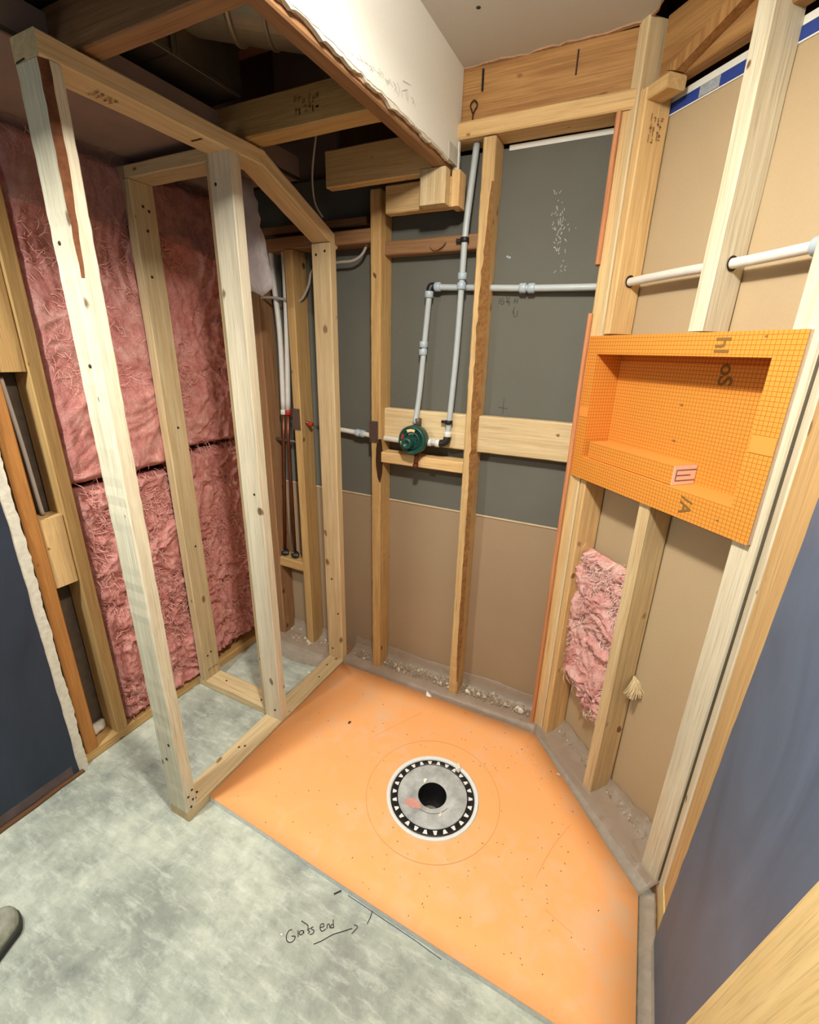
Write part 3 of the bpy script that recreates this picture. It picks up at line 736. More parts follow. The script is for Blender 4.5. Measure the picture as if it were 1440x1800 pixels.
# top sheet: outer polygon to the round cut-out, gently falling to the drain
def on_poly(ang):
    d = Vector((math.cos(ang), math.sin(ang))); best = 9
    for i in range(len(poly_t)):
        a = Vector(poly_t[i]) - Vector((CX, CY)); b = Vector(poly_t[(i + 1) % len(poly_t)]) - Vector((CX, CY)); e = b - a
        den = d.x * e.y - d.y * e.x
        if abs(den) < 1e-9: continue
        t = (a.x * e.y - a.y * e.x) / den; s_ = (a.x * d.y - a.y * d.x) / den
        if t > 0 and -1e-6 <= s_ <= 1 + 1e-6: best = min(best, t)
    return best
angs = sorted([2 * math.pi * k / 96 for k in range(96)] + [math.atan2(y - CY, x - CX) % (2 * math.pi) for x, y in poly_t])
vs, fs = [], []
RING = [0, .06, .15, .3, .5, .7, 1.0]
def tz(r): return TZ - .006 + .006 * min(1, max(0, (r - TR) / .45))
for a in angs:
    Rm = on_poly(a)
    for f in RING:
        r = TR + (Rm - TR) * f; vs.append((CX + math.cos(a) * r, CY + math.sin(a) * r, tz(r)))
    vs.append((CX + math.cos(a) * Rm, CY + math.sin(a) * Rm, tz(Rm) - .004))
n = len(angs); q = len(RING) + 1
for i in range(n):
    for k in range(q - 1): fs.append((i * q + k, ((i + 1) % n) * q + k, ((i + 1) % n) * q + k + 1, i * q + k + 1))
mesh_obj('membrane', vs, fs, TRAY, st, True)['label'] = 'orange fleece top'
vs, fs = [], []
for a in angs:
    Rm = on_poly(a)
    vs += [(CX + math.cos(a) * TR, CY + math.sin(a) * TR, TZ - .009), (CX + math.cos(a) * Rm, CY + math.sin(a) * Rm, tz(Rm) - .0042), (CX + math.cos(a) * Rm, CY + math.sin(a) * Rm, 0.0008), (CX + math.cos(a) * TR, CY + math.sin(a) * TR, 0.0008)]
for i in range(n):
    for k in range(4): fs.append((i * 4 + k, ((i + 1) % n) * 4 + k, ((i + 1) % n) * 4 + (k + 1) % 4, i * 4 + (k + 1) % 4))
mesh_obj('foam_core', vs, fs, GREYFOAM, st)['label'] = 'pale grey foam edge'
lathe('scored_circle', [(.2337, 0), (.2348, 0)], (CX, CY, tz(.2348) + .0006), (0, 0, 1), flat('scored_line', (196, 122, 66), .8), st, 80)
SCUFF = flat('scuff', (228, 152, 92), .8)
for pts in ([(-.62, 1.44), (-.70, 1.30), (-.75, 1.21)], [(.03, 1.22), (-.01, 1.12), (-.04, 1.0)], [(.0, .93), (.08, .905)]):
    ribbon('scuff_line', [[Vector((x, y, tz(math.hypot(x - CX, y - CY)))) for x, y in pts]], .0016, (0, 0, 1), SCUFF, st, .0006, 6)
def blob(name, c, rx, ry, mat, parent, z, seed, n=26, amp=.35):
    vs = [(c[0], c[1], z)] + [(c[0] + math.cos(t) * rx * (1 + amp * noise.noise(Vector((math.cos(t) * 2 + seed, math.sin(t) * 2, seed)))), c[1] + math.sin(t) * ry * (1 + amp * noise.noise(Vector((math.cos(t) * 2, math.sin(t) * 2 + seed, 1)))), z) for t in [2 * math.pi * k / n for k in range(n)]]
    return mesh_obj(name, vs, [(0, 1 + k, 1 + (k + 1) % n) for k in range(n)], mat, parent)

CX, CY = CX - .001, CY + .001
dr = empty('shower_drain', (CX, CY, 0), label='round drain flange with black perforated ring and grey fleece disc in the orange tray', cat='drain')
lathe('foam_rim', [(.1625, .004), (.1625, TZ - .0062), (.160, TZ - .005), (.150, TZ - .0065), (.1485, TZ - .012), (.1485, .004)], (CX, CY, 0), (0, 0, 1), FOAM, dr, 72)['label'] = 'white foam rim'
pr = lathe('perforated_ring', [(.147, .006), (.147, TZ - .0105), (.145, TZ - .0095), (.1235, TZ - .0095), (.1225, .006)], (CX, CY, 0), (0, 0, 1), BLACKP, dr, 72); pr['label'] = 'black perforated ring'
for k in range(26):
    t = 2 * math.pi * (k + .5) / 26; up = k % 2; da = .058; r0, r1 = .1275, .1415
    if up: P = [(r0, -da), (r0, da), (r1, da * .45), (r1, -da * .45)]
    else: P = [(r1, -da), (r1, da), (r0, da * .45), (r0, -da * .45)]
    z = TZ - .0088
    mesh_obj('ring_hole', [(CX + math.cos(t + a) * r, CY + math.sin(t + a) * r, z) for r, a in P], [(0, 1, 2, 3)], FOAM, pr)
lathe('fleece_disc', [(.1225, .008), (.1225, TZ - .0075), (.121, TZ - .007), (.054, TZ - .0085), (.0505, TZ - .010)], (CX, CY, 0), (0, 0, 1), FLEECE, dr, 72)['label'] = 'grey fleece flange'
lathe('drain_pipe', [(.0505, TZ - .010), (.0500, TZ - .014), (.047, -.03), (.046, -.075), (.030, -.078), (.028, -.11), (0, -.112)], (CX, CY, 0), (0, 0, 1), BLACKP, dr, 40)['label'] = 'black drain throat'
lathe('drain_trap', [(.024, -.074), (.030, -.070), (.034, -.074), (.034, -.079)], (CX - .004, CY - .004, 0), (0, 0, 1), flat('grey_trap', (120, 122, 112), .5), dr, 24)
blob('pink_stain', (CX - .047, CY - .062), .030, .016, STAINP, dr, TZ - .0065, 4.2)
# hole through slab is dark: a pit lining below the floor
lathe('embossed_line', [(.0700, 0), (.0712, 0)], (CX, CY, TZ - .0068), (0, 0, 1), GREYINK, dr, 40, math.radians(140), math.radians(250))
def chip(name, c, size, mat, seed, label, tall=.5, cat='debris'):
    rnd = random.Random(seed); bm = bmesh.new()
    for k in range(9):
        bm.verts.new((c[0] + rnd.uniform(-1, 1) * size[0], c[1] + rnd.uniform(-1, 1) * size[1], c[2] + rnd.uniform(0, 1) * size[2]))
    for sx, sy in ((-.6, -.6), (.6, -.6), (.6, .6), (-.6, .6)): bm.verts.new((c[0] + sx * size[0], c[1] + sy * size[1], c[2]))
    r = bmesh.ops.convex_hull(bm, input=bm.verts)
    for v in [v for v in bm.verts if not v.link_faces]: bm.verts.remove(v)
    V = [v.co.copy() for v in bm.verts]; bm.verts.index_update(); Fc = [tuple(v.index for v in f.verts) for f in bm.faces]; bm.free()
    return tag(mesh_obj(name, V, Fc, mat, None), label, cat)
GYPW = flat('white_gypsum_chip', (236, 232, 216), .9, 0, .1, .06, 60)
chip('gypsum_chip', (CX + .045, CY + .140, TZ - .008), (.012, .022, .022), GYPW, 3, 'upright white gypsum chip on the rear rim of the drain')
chip('gypsum_chip', (CX - .045, CY + .037, TZ - .008), (.007, .010, .008), GYPW, 5, 'white chip left of the drain throat on grey fleece')
chip('gypsum_chip', (CX + .055, CY - .055, TZ - .008), (.005, .010, .008), GYPW, 8, 'small white chip nearest the viewer on the drain disc')
chip('gypsum_chip', (-.632, 1.542, TZ), (.018, .010, .014), GYPW, 11, 'white gypsum flake on the back edge of the orange tray')
chip('gypsum_chip', (-.04, 1.395, TZ), (.008, .006, .004), CRUMB, 15, 'small pale flake on the tray near the angled wall')
chip('dirt_clod', (-.865, 1.245, TZ - .002), (.006, .010, .006), SPECK, 21, 'dark brown wood crumb on the tray near the middle post')
# loose specks on the tray
rnd = random.Random(31); vs, fs = [], []
for k in range(150):
    while True:
        x, y = rnd.uniform(-1.05, .22), rnd.uniform(.74, 1.53)
        if (x - CX) ** 2 + (y - CY) ** 2 > .03 and x + .86 * (y) < 1.14: break
    if rnd.random() < .55: x = .5 * x + .5 * rnd.uniform(-.35, .2)
    a = rnd.uniform(0, 6.28); l = rnd.choice((.0016, .002, .0025, .004)); wv = .0012; b = len(vs); f = min(1, math.hypot(x - CX, y - CY) / .6); z = tz(math.hypot(x - CX, y - CY)) + .0010
    if (x - CX) ** 2 + (y - CY) ** 2 < .03: continue
    ca, sa = math.cos(a), math.sin(a)
    vs += [(x + ca * l, y + sa * l, z - .0008), (x - sa * wv, y + ca * wv, z - .0008), (x - ca * l, y - sa * l, z - .0008), (x + sa * wv, y - ca * wv, z - .0008), (x, y, z + .0014)]
    fs += [(b, b + 1, b + 4), (b + 1, b + 2, b + 4), (b + 2, b + 3, b + 4), (b + 3, b, b + 4)]
tag(mesh_obj('sawdust_specks', vs, fs, SPECK, None), 'dark sawdust specks scattered over the orange tray', 'sawdust', 'stuff')

# ================================================================ niche (own axes: x along the angled wall, y into it)
ni = empty('wall_niche', P1 + Vector((0, 0, 1.118)), -A46, label='orange gridded foam shower niche set into the angled wall', cat='shower niche', local=True)
nw0, nw1, nz0, nz1 = .003, .624, 0.0, .438
o0, o1, q0, q1 = .046, .568, .068, .386
def holed(name, x0, x1, z0, z1, a0, a1, c0, c1, y0, y1, mat, parent):
    vs, fs = [], []
    for y in (y0, y1): vs += [(x0, y, z0), (x1, y, z0), (x1, y, z1), (x0, y, z1), (a0, y, c0), (a1, y, c0), (a1, y, c1), (a0, y, c1)]
    for b in (0, 8): fs += [(b + i, b + (i + 1) % 4, b + 4 + (i + 1) % 4, b + 4 + i) for i in range(4)]
    fs += [(i, (i + 1) % 4, 8 + (i + 1) % 4, 8 + i) for i in range(4)] + [(4 + i, 4 + (i + 1) % 4, 12 + (i + 1) % 4, 12 + i) for i in range(4)]
    return mesh_obj(name, vs, fs, mat, parent, origin=(0, 0, 0))
holed('flange', nw0, nw1, nz0, nz1, o0, o1, q0, q1, -.0125, -.0114, ORANGE, ni)['label'] = 'orange gridded front flange'
holed('flange_core', nw0 + .0005, nw1 - .0005, nz0 + .0005, nz1 - .0005, o0 - .009, o1 + .009, q0 - .009, q1 + .009, -.0113, -.0005, CORE, ni)['label'] = 'pale foam edge'
def face(name, vs, mat, par=None): return mesh_obj(name, vs, [(0, 1, 2, 3), (4, 5, 6, 7), (0, 1, 5, 4), (1, 2, 6, 5), (2, 3, 7, 6), (3, 0, 4, 7)], mat, par or ni, origin=(0, 0, 0))
def nslab(name, x0, x1, y0, y1, z0, z1, mat, par=None):
    return face(name, [(x0, y0, z0), (x1, y0, z0), (x1, y1, z0), (x0, y1, z0), (x0, y0, z1), (x1, y0, z1), (x1, y1, z1), (x0, y1, z1)], mat, par)
nb = .079
nslab('back_panel', o0 - .01, o1 + .01, nb, nb + .006, q0 - .01, q1 + .01, ORANGE)
nslab('side_panel', o0 - .008, o0, -.0114, nb, q0 - .008, q1 + .008, ORANGE)
nslab('side_panel', o1, o1 + .008, -.0114, nb, q0 - .008, q1 + .008, ORANGE)
nslab('head_panel', o0, o1, -.0114, nb, q1, q1 + .008, ORANGE)
nslab('sill_panel', o0, o1, -.0114, nb, q0 - .008, q0, ORANGE_P)
sh = nslab('shelf', o0 + .010, .388, .002, nb - .001, q0 + .0022, q0 + .052, ORANGE); sh['label'] = 'loose orange foam shelf block'
face('shelf_top', [(o0 + .0105, .0022, q0 + .0522), (.3875, .0022, q0 + .0522), (.3875, nb - .0012, q0 + .0522), (o0 + .0105, nb - .0012, q0 + .0522), (o0 + .0105, .0022, q0 + .053), (.3875, .0022, q0 + .053), (.3875, nb - .0012, q0 + .053), (o0 + .0105, nb - .0012, q0 + .053)], ORANGE_P, sh)
sc = nslab('shelf_cut_end', .3882, .3895, .0024, nb - .0016, q0 + .001, q0 + .0518, CORE, sh); sc['label'] = 'cut foam end'
def endl(y0, z0, y1, z1): return [Vector((.3896, y0, q0 + z0)), Vector((.3896, y1, q0 + z1))]
mesh_core = ribbon('glue_line', [endl(.012, .040, nb - .002, .040), endl(.012, .012, nb - .002, .012), endl(.012, .012, .012, .040), endl(.012, .026, .060, .026)], .0025, (1, 0, 0), flat('brown_glue', (112, 80, 70), .8), sh, .0004)
nslab('tape_band', o1 + .004, nw1 - .0006, -.0135, -.0126, .196, .232, ORANGE_P)
nslab('tape_band', nw0 + .0006, o0 - .003, -.0135, -.0126, .196, .226, ORANGE_P)
def ntext(name, body, size, x, y, z, rot=-math.pi / 2):
    M = Matrix.Translation((x, y, z)) @ Matrix.Rotation(math.pi / 2, 4, 'X') @ Matrix.Rotation(rot, 4, 'Z')
    return text_mesh(name, body, size, M, PRINT, ni)
ntext('printed_letters', 'hl', .050, .452, -.0131, .410)['label'] = 'grey printed letters'
ntext('printed_letters', 'oS', .052, .405, nb - .0005, .345)
ntext('printed_letters', '/A', .046, .455, -.0131, .036)
for x, z in ((.300, .262), (.300, .166)): ntext('printed_mark', '8', .014, x, nb - .0005, z)
ntext('printed_mark', '9', .010, .545, -.0131, .427); ntext('printed_mark', '9', .010, .545, -.0131, .03)

# ================================================================ insulation
def left_fn(dx=0): return lambda u, v, d: Vector((XL - .002 + d + dx, u, v))
g = 'pink insulation batts in the left wall'
def lump_outline(lo, hi, s): return lambda b: (lo + .006 * noise.noise(Vector((b * 9, s, 0))), hi + .006 * noise.noise(Vector((b * 9, s, 4))))
FIB = flat('pink_fibre_strand', (232, 164, 154), .95, 0, .05, .18, 30); FIBL = flat('pale_pink_fibre_strand', (250, 196, 186), .95, 0, .05, .2, 30)
for dx, u0, u1, v0, v1, nu, nv, amp, dep, sd, fq, nf, lab in (
        (-.004, .802, 1.170, 1.052, 2.052, 60, 150, .018, .085, 2, 6, 900, 'pink glass-wool batt, upper left, behind the front post'),
        (-.014, .802, 1.170, .05, 1.030, 64, 170, .027, .07, 5, 11, 2600, 'pink glass-wool batt, lower left, fluffy, between the front and wall posts'),
        (-.006, 1.172, 1.56, 1.100, 2.052, 60, 140, .024, .08, 8, 7, 1300, 'pink glass-wool batt, upper right, seen between wall post and middle post'),
        (-.012, 1.172, 1.56, .085, 1.082, 64, 170, .027, .07, 11, 11, 2600, 'pink glass-wool batt, lower right, seen between wall post and middle post')):
    b_ = tag(batt('insulation_batt', left_fn(dx), u0, u1, v0, v1, nu, nv, amp, PINK, dep, lump_outline(u0, u1, sd), sd, freq=fq), lab, 'insulation', None, g)
    fibres(b_, left_fn(dx), u0 + .01, u1 - .01, v0 + .02, v1 - .02, int(nf * 1.5), amp * .6, FIB, sd * 3, wd=.0007)
def dfn(u, v, d): return P1 + DD * u + NN * (-.040 + d) + Vector((0, 0, v))
def d_out(b):
    # narrow at the bottom, wide at the top
    lo = .060 if b > .42 else .060 + .05 * (1 - b / .42) ** 1.3
    hi = .298
    if b < .14: lo = .118 + (.14 - b) / .14 * .13
    return (lo + .008 * noise.noise(Vector((b * 14, 3, 3))), hi)
isc = tag(batt('insulation_scrap', dfn, .06, .298, .300, .862, 50, 120, .024, PINKL, .034, d_out, 21, freq=15), 'bright pink ragged insulation scrap below the orange niche', 'insulation')
fibres(isc, dfn, .075, .295, .34, .85, 1900, .015, FIBL, 55, .02, .06, .0006, 5)
fibres(isc, dfn, .20, .296, .28, .36, 260, .012, FIBL, 56, .015, .04, .0006, 5)
# splintered wood tuft on the edge of the lower stud: a fan of fibres from one point
def tp(u, d, z): return P1 + DD * u + NN * d + Vector((0, 0, z))
apex = tp(.3445, -.078, .532); rt = random.Random(2); vs, fs = [], []
for k in range(110):
    a = rt.uniform(-1, 1); out = rt.uniform(.006, .042); drop = .058 + rt.uniform(-.014, .010) - .012 * abs(a); b = len(vs); wv = rt.uniform(.0012, .0026)
    for i in range(6):
        f = i / 5; p_ = apex + NN * (a * .044 * f + rt.uniform(-.001, .001)) + DD * (out * math.sin(f * 1.5)) + Vector((0, 0, -drop * f ** .8))
        vs += [p_ + NN * wv, p_ - NN * wv + DD * .0008]
    for i in range(5): q = b + 2 * i; fs.append((q, q + 1, q + 3, q + 2))
tag(mesh_obj('wood_splinter_tuft', vs, fs, TUFT, None), 'straw-coloured splintered tuft on the lower stud of the angled wall', 'splinter')

# ================================================================ plumbing
YP = 1.632
def rig(name, label, cat='pipe', group=None, loc=(0, 0, 0)): return empty(name, loc, 0, label, cat, None, group)
p = rig('water_pipe', 'grey riser pipe bending right from valve, through studs to the angled wall', loc=(-.757, YP, 1.22))
tube('pipe', [(-.768, YP - .033, 1.235), (-.763, YP - .012, 1.34), (-.755, YP, 1.511), (-.740, YP, 1.702)], .0105, GREYPIPE, p, 12, 5)
YH = 1.650
tube('pipe', [(-.722, YH - .01, 1.716), (-.61, YH, 1.712), (-.395, YH - .005, 1.703), (-.17, YH - .01, 1.699), (-.10, YH - .022, 1.700)], .0105, GREYPIPE, p, 12, 4)
dpt = lambda s_, n_, z_: P1 + DD * s_ + NN * n_ + Vector((0, 0, z_))
tube('pipe', [dpt(.045, -.046, 1.701), dpt(.12, -.046, 1.703), dpt(.25, -.046, 1.7045), dpt(.38, -.046, 1.703), dpt(.46, -.045, 1.704), dpt(.62, -.042, 1.709)], .0115, WHITEPIPE, p, 12, 4)
collar('coupling', (-.757, YP, 1.524), (.02, 0, 1), .0155, .022, FIT, p); collar('coupling', (-.7585, YP, 1.497), (.02, 0, 1), .0155, .022, FIT, p)
collar('coupling', (-.409, YH - .005, 1.7035), (1, 0, 0), .0155, .022, FIT, p); collar('coupling', (-.381, YH - .005, 1.7025), (1, 0, 0), .0155, .022, FIT, p)
collar('elbow_ring', (-.7415, YP, 1.692), (.05, 0, 1), .0155, .022, FIT, p); collar('elbow_ring', (-.712, YH - .010, 1.7165), (1, 0, 0), .0155, .022, FIT, p)
tube('elbow', [(-.740, YP, 1.700), (-.739, YP + .003, 1.714), (-.733, YH - .012, 1.719), (-.722, YH - .010, 1.7165)], .013, BLACKP, p, 12, 4)
collar('coupling', dpt(.575, -.044, 1.707), DD, .018, .05, FIT, p)
collar('coupling', dpt(.606, -.043, 1.7085), DD, .0175, .010, BLACKP, p)
p2 = rig('water_pipe', 'grey drop pipe from the top plate down to the valve, held by two black clips', loc=(-.62, YP, 1.2))
YV = 1.625
tube('pipe', [(-.592, YV, 2.115), (-.600, YV - .012, 1.98), (-.606, YV - .022, 1.862), (-.611, YV - .016, 1.72), (-.618, YV - .012, 1.50), (-.628, YV - .018, 1.28), (-.632, YV - .022, 1.196)], .0105, GREYPIPE, p2, 12, 4)
collar('coupling', (-.610, YV - .0165, 1.742), (0, 0, 1), .0155, .022, FIT, p2); collar('coupling', (-.6112, YV - .016, 1.712), (0, 0, 1), .0155, .022, FIT, p2)
tube('elbow', [(-.632, YV - .022, 1.200), (-.634, YV - .026, 1.182), (-.646, YV - .028, 1.172), (-.662, YV - .028, 1.170)], .014, BLACKP, p2, 12, 4)
tube('pipe', [(-.655, YV - .028, 1.170), (-.73, YV - .032, 1.171)], .0105, GREYPIPE, p2)
collar('elbow_ring', (-.632, YV - .022, 1.207), (0, 0, 1), .0155, .020, WHITEPIPE, p2); collar('elbow_ring', (-.668, YV - .028, 1.170), (1, 0, 0), .0155, .018, WHITEPIPE, p2); collar('elbow_ring', (-.704, YV - .03, 1.170), (1, 0, 0), .0150, .022, WHITEPIPE, p2)
for nm, c, zz, lab in (('pipe_clip', (-.606, YS + .0205), 1.848, 'black pipe clip on the upper brown blocking'), ('pipe_clip', (-.629, YS + .021), 1.252, 'black pipe clip above the elbow right of the valve')):
    e = empty(nm, (c[0], c[1], zz), 0, lab, 'clip')
    collar('ring', (c[0], c[1] - .004, zz), (0, 0, 1), .0145, .014, BLACKP, e)
    bx('tab', c[0] - .030, c[0] - .010, c[1] - .006, c[1] + .006, zz - .005, zz + .005, BLACKP, e, bev=.001, rings=2)
p3 = rig('water_pipe', 'white supply pipe running behind the rear post to the valve', loc=(-1.1, YP, 1.17))
tube('pipe', [(-1.21, 1.64, 1.173), (-1.13, 1.64, 1.170), (-1.02, 1.635, 1.165), (-.94, 1.625, 1.160), (-.83, 1.612, 1.160)], .0105, WHITEPIPE, p3, 12, 4)
collar('coupling', (-1.055, 1.637, 1.1665), (1, 0, -.04), .0155, .020, FIT, p3); collar('coupling', (-1.03, 1.636, 1.1655), (1, 0, -.04), .0155, .020, FIT, p3)
vv = empty('shower_valve', (-.765, 1.56, 1.18), 0, 'dark green round shower valve guard mounted on the wide blocking', 'valve')
VC = Vector((-.757, 1.575, 1.1785)); ax_ = Vector((0, -1, 0))
gd = lathe('guard', [(0, -.02), (.052, -.02), (.055, -.012), (.055, .026), (.052, .030), (.047, .030), (.045, .024), (0, .024)], VC, ax_, GREENP, vv, 44)
lathe('hub', [(.022, .022), (.022, .046), (.019, .050), (.010, .050), (.009, .044), (0, .044)], VC + Vector((-.012, 0, -.010)), ax_, GREENP, vv, 28)
lathe('guard_rib', [(.033, .022), (.033, .030), (.029, .030), (.029, .022)], VC, ax_, GREENP, gd, 36)
def wedge(name, a0, a1, r0, r1, h, mat):
    vs = []; nseg = 10
    for k in range(nseg + 1):
        a = math.radians(a0 + (a1 - a0) * k / nseg)
        for r in (r0, r1): vs.append(VC + Vector((math.cos(a) * r, -h, math.sin(a) * r)))
    mesh_obj(name, vs, [(2 * k, 2 * k + 1, 2 * k + 3, 2 * k + 2) for k in range(nseg)], mat, gd)
wedge('sticker', 72, 122, .024, .044, .0246, CREAM)
wedge('red_indicator', 150, 178, .036, .046, .0254, REDP); wedge('pale_indicator', 188, 226, .040, .046, .0304, CREAM)
for a in (10, 60, 300, 340): collar('screw', VC + Vector((math.cos(math.radians(a)) * .026, -.026, math.sin(math.radians(a)) * .026)), ax_, .0035, .006, BLACKP, gd)
collar('inlet', VC + Vector((-.001, .03, .062)), (0, 0, 1), .014, .03, STEEL, vv); collar('inlet', VC + Vector((-.066, .03, -.012)), (1, 0, 0), .0135, .03, WHITEPIPE, vv)
collar('inlet', VC + Vector((.062, .03, -.008)), (1, 0, 0), .014, .024, WHITEPIPE, vv)
tube('tub_outlet', [VC + Vector((.006, .012, -.052)), VC + Vector((.006, .010, -.075)), VC + Vector((.006, .004, -.100))], .009, COPPER, vv, 10)
collar('outlet_cap', VC + Vector((.006, .004, -.104)), (0, 0, 1), .011, .014, COPPER, vv)
# supply lines in the far left bay
g = 'supply lines in the far left stud bay'
for nm, lab, top, mid, bot, x0, cap in (
        ('water_pipe', 'bent white pipe over copper, left of the pair in the far bay', (-1.435, 1.88), (-1.436, 1.55), (-1.4445, 1.235), -1.500, WHITEPIPE),
        ('water_pipe', 'straight white pipe over copper, right of the pair in the far bay', (-1.388, 1.88), (-1.398, 1.55), (-1.418, 1.235), -1.434, REDP)):
    e = rig(nm, lab, group=g, loc=(x0, 1.625, .5))
    k = -.07 if cap is WHITEPIPE else 0
    tube('upper_pipe', [(top[0] + k * .3, 1.625, top[1]), (top[0] + k * .25, 1.625, 1.78), (mid[0], 1.625, mid[1]), (bot[0], 1.625, bot[1])], .0115, WHITEPIPE, e, 12, 5)
    collar('fitting', (bot[0], 1.625, 1.225), (0, 0, 1), .014, .022, cap, e)
    tube('copper_pipe', [(bot[0] - .001, 1.625, 1.22), (bot[0] - .01, 1.625, 1.1), (x0, 1.625, .505)], .0085, COPPER, e, 10)
    lathe('stop_valve', [(0, -.012), (.016, -.012), (.020, -.004), (.020, .008), (.012, .014), (0, .014)], (x0 + .004, 1.622, .516), (.3, -.5, .8), BLACKP, e, 9)
    for a in (0, 2.1, 4.2): collar('valve_lug', (x0 + .004 + .018 * math.cos(a), 1.615, .520 + .010 * math.sin(a)), (.3, -.5, .8), .007, .014, STEEL, e)
e = rig('copper_stub', 'red-tipped copper stub poking through the stud in the far bay', loc=(-1.3, 1.62, 1.18))
tube('stub', [(-1.40, 1.625, 1.200), (-1.345, 1.622, 1.195), (-1.295, 1.618, 1.186)], .0075, COPPER, e, 10); collar('cap', (-1.288, 1.6175, 1.185), (1, 0, -.15), .009, .018, REDP, e)
e = tag(tube('water_pipe', [(-1.56, 1.63, 1.098), (-1.47, 1.632, 1.095), (-1.36, 1.635, 1.092)], .008, STEEL, None, 10), 'thin grey horizontal pipe crossing behind the copper lines', 'pipe')
tag(tube('electric_cable', [(-1.58, 1.612, 1.688), (-1.50, 1.604, 1.698), (-1.42, 1.602, 1.694), (-1.36, 1.61, 1.684), (-1.312, 1.62, 1.684), (-1.27, 1.622, 1.735), (-1.248, 1.622, 1.79), (-1.19, 1.622, 1.805), (-1.12, 1.62, 1.812), (-1.05, 1.62, 1.815), (-1.005, 1.62, 1.842), (-.985, 1.625, 1.90)], .0052, CABLE, None, 8, 5), 'grey electric cable looping through the studs below the low plate', 'cable')
for x0, z0, z1, lab in ((-.964, 1.146, 1.232, 'steel nail plate on the stud left of the green valve'), (-1.358, 1.160, 1.252, 'steel nail plate on the far bay stud beside the red fitting')):
    e = empty('nail_plate', (x0 + .02, YS, z0), 0, lab, 'nail plate')
    bx('plate', x0, x0 + .040, YS - .0042, YS - .0012, z0, z1, STEEL, e, bev=.0006, rings=2)
    for a in (.006, .034):
        for b in (.010, z1 - z0 - .010): lathe('nail_head', [(0, .001), (.0025, .0008), (.003, 0)], (x0 + a, YS - .0043, z0 + b), (0, -1, 0), NAIL, e, 8)

# ================================================================ ducts above
def duct_box(name, x0, x1, y0, y1, z0, z1, mat, label, parent=None):
    e = empty(name, ((x0 + x1) / 2, (y0 + y1) / 2, z0), 0, label, 'duct')
    slab('duct_body', x0, x1, y0, y1, z0, z1, mat, e)
    for xx in (x0, x1): bx('seam_edge', xx - .004, xx + .004, y0, y1, z0 - .004, z0 + .006, GALV, e, bev=.001, rings=2)
    return e
d1 = duct_box('air_duct', -1.70, -1.215, .38, 1.53, 2.062, 2.13, GALVD, 'low flat dusty duct above the insulated bay, left of the frame')
d2 = duct_box('air_duct', -1.85, -1.13, .30, 1.19, 2.150, 2.40, GALV, 'tall dark sheet-metal duct with a bright lower seam above the frame')
for y in (.98,): bx('joint_strap', -1.86, -1.124, y - .012, y + .012, 2.147, 2.41, GALV, d2, bev=.001, rings=2)
d3 = duct_box('air_duct', -1.45, -1.17, 1.70, 1.725, 1.93, 2.60, GALVD, 'dark vertical sheet-metal panel behind the far joist')
rd = empty('round_duct', (-.98, 1.1, 2.25), 0, 'silver round duct elbow with a raised rim above the joists', 'duct')
C0 = Vector((-1.14, 1.02, 2.315)); dA = Vector((.80, .38, -.10)).normalized()
SILV = flat('bright_galvanised_duct', (140, 131, 112), .34, .5, .5, .12, 18, .05)
lathe('duct_body', [(.098, 0), (.098, .13), (.104, .133), (.106, .139), (.104, .145), (.098, .148), (.098, .22), (.102, .222), (.102, .228), (.097, .23), (.097, .30)], C0, dA, SILV, rd, 56, smooth=False)
lathe('duct_end', [(0, 0), (.097, 0)], C0 + dA * .30, dA, GALVD, rd, 40)
tag(tube('electric_cable', [(-1.09, 1.47, 2.16), (-1.12, 1.48, 2.06), (-1.13, 1.50, 1.98), (-1.12, 1.53, 1.94)], .0035, CABLE, None, 8, 5), 'thin pale wires hanging above the sloped plate', 'cable')
tag(tube('hanger_strap', [(-1.128, .98, 2.62), (-1.126, .98, 2.3), (-1.126, .98, 2.15)], .004, BLACKP, None, 6), 'black strap hanging down the side of the tall duct', 'strap')

# ================================================================ plastic film, rubble
def film(name, rows, mat, label, nseg, seed, amp=.006, cat='plastic film', thick=.0006):
    """rows: list of functions f(t)->point along the strip, from one edge to the other"""
    vs, fs = [], []
    for i in range(nseg + 1):
        t = i / nseg
        for k, f in enumerate(rows):
            p = Vector(f(t)); q = Vector((t * 22 + seed, k * .7, seed))
            vs.append(p + Vector((noise.noise(q), noise.noise(q + Vector((3, 3, 3))), abs(noise.noise(q + Vector((7, 1, 5)))))) * amp)
    m = len(rows)
    for i in range(nseg):
        for k in range(m - 1): fs.append((i * m + k, i * m + k + 1, (i + 1) * m + k + 1, (i + 1) * m + k))
    o = mesh_obj(name, vs, fs, mat, None, True)
    sm = o.modifiers.new('thickness', 'SOLIDIFY'); sm.thickness = thick
    return tag(o, label, cat)
def lx(a, b): return lambda t: a + (b - a) * t
xb = lx(-1.11, -.16)
film('poly_film', [lambda t: (xb(t), 1.5515, .002), lambda t: (xb(t), 1.553, .030), lambda t: (xb(t), 1.570, .047), lambda t: (xb(t), 1.620, .045), lambda t: (xb(t), 1.660, .052), lambda t: (xb(t), 1.666, .085), lambda t: (xb(t), 1.667, .118 + .012 * noise.noise(Vector((t * 6, 2, 0))))], POLY, 'clear plastic film over the back wall bottom plate behind the tray', 70, 1, .004)
xb2 = lx(-1.60, -1.19)
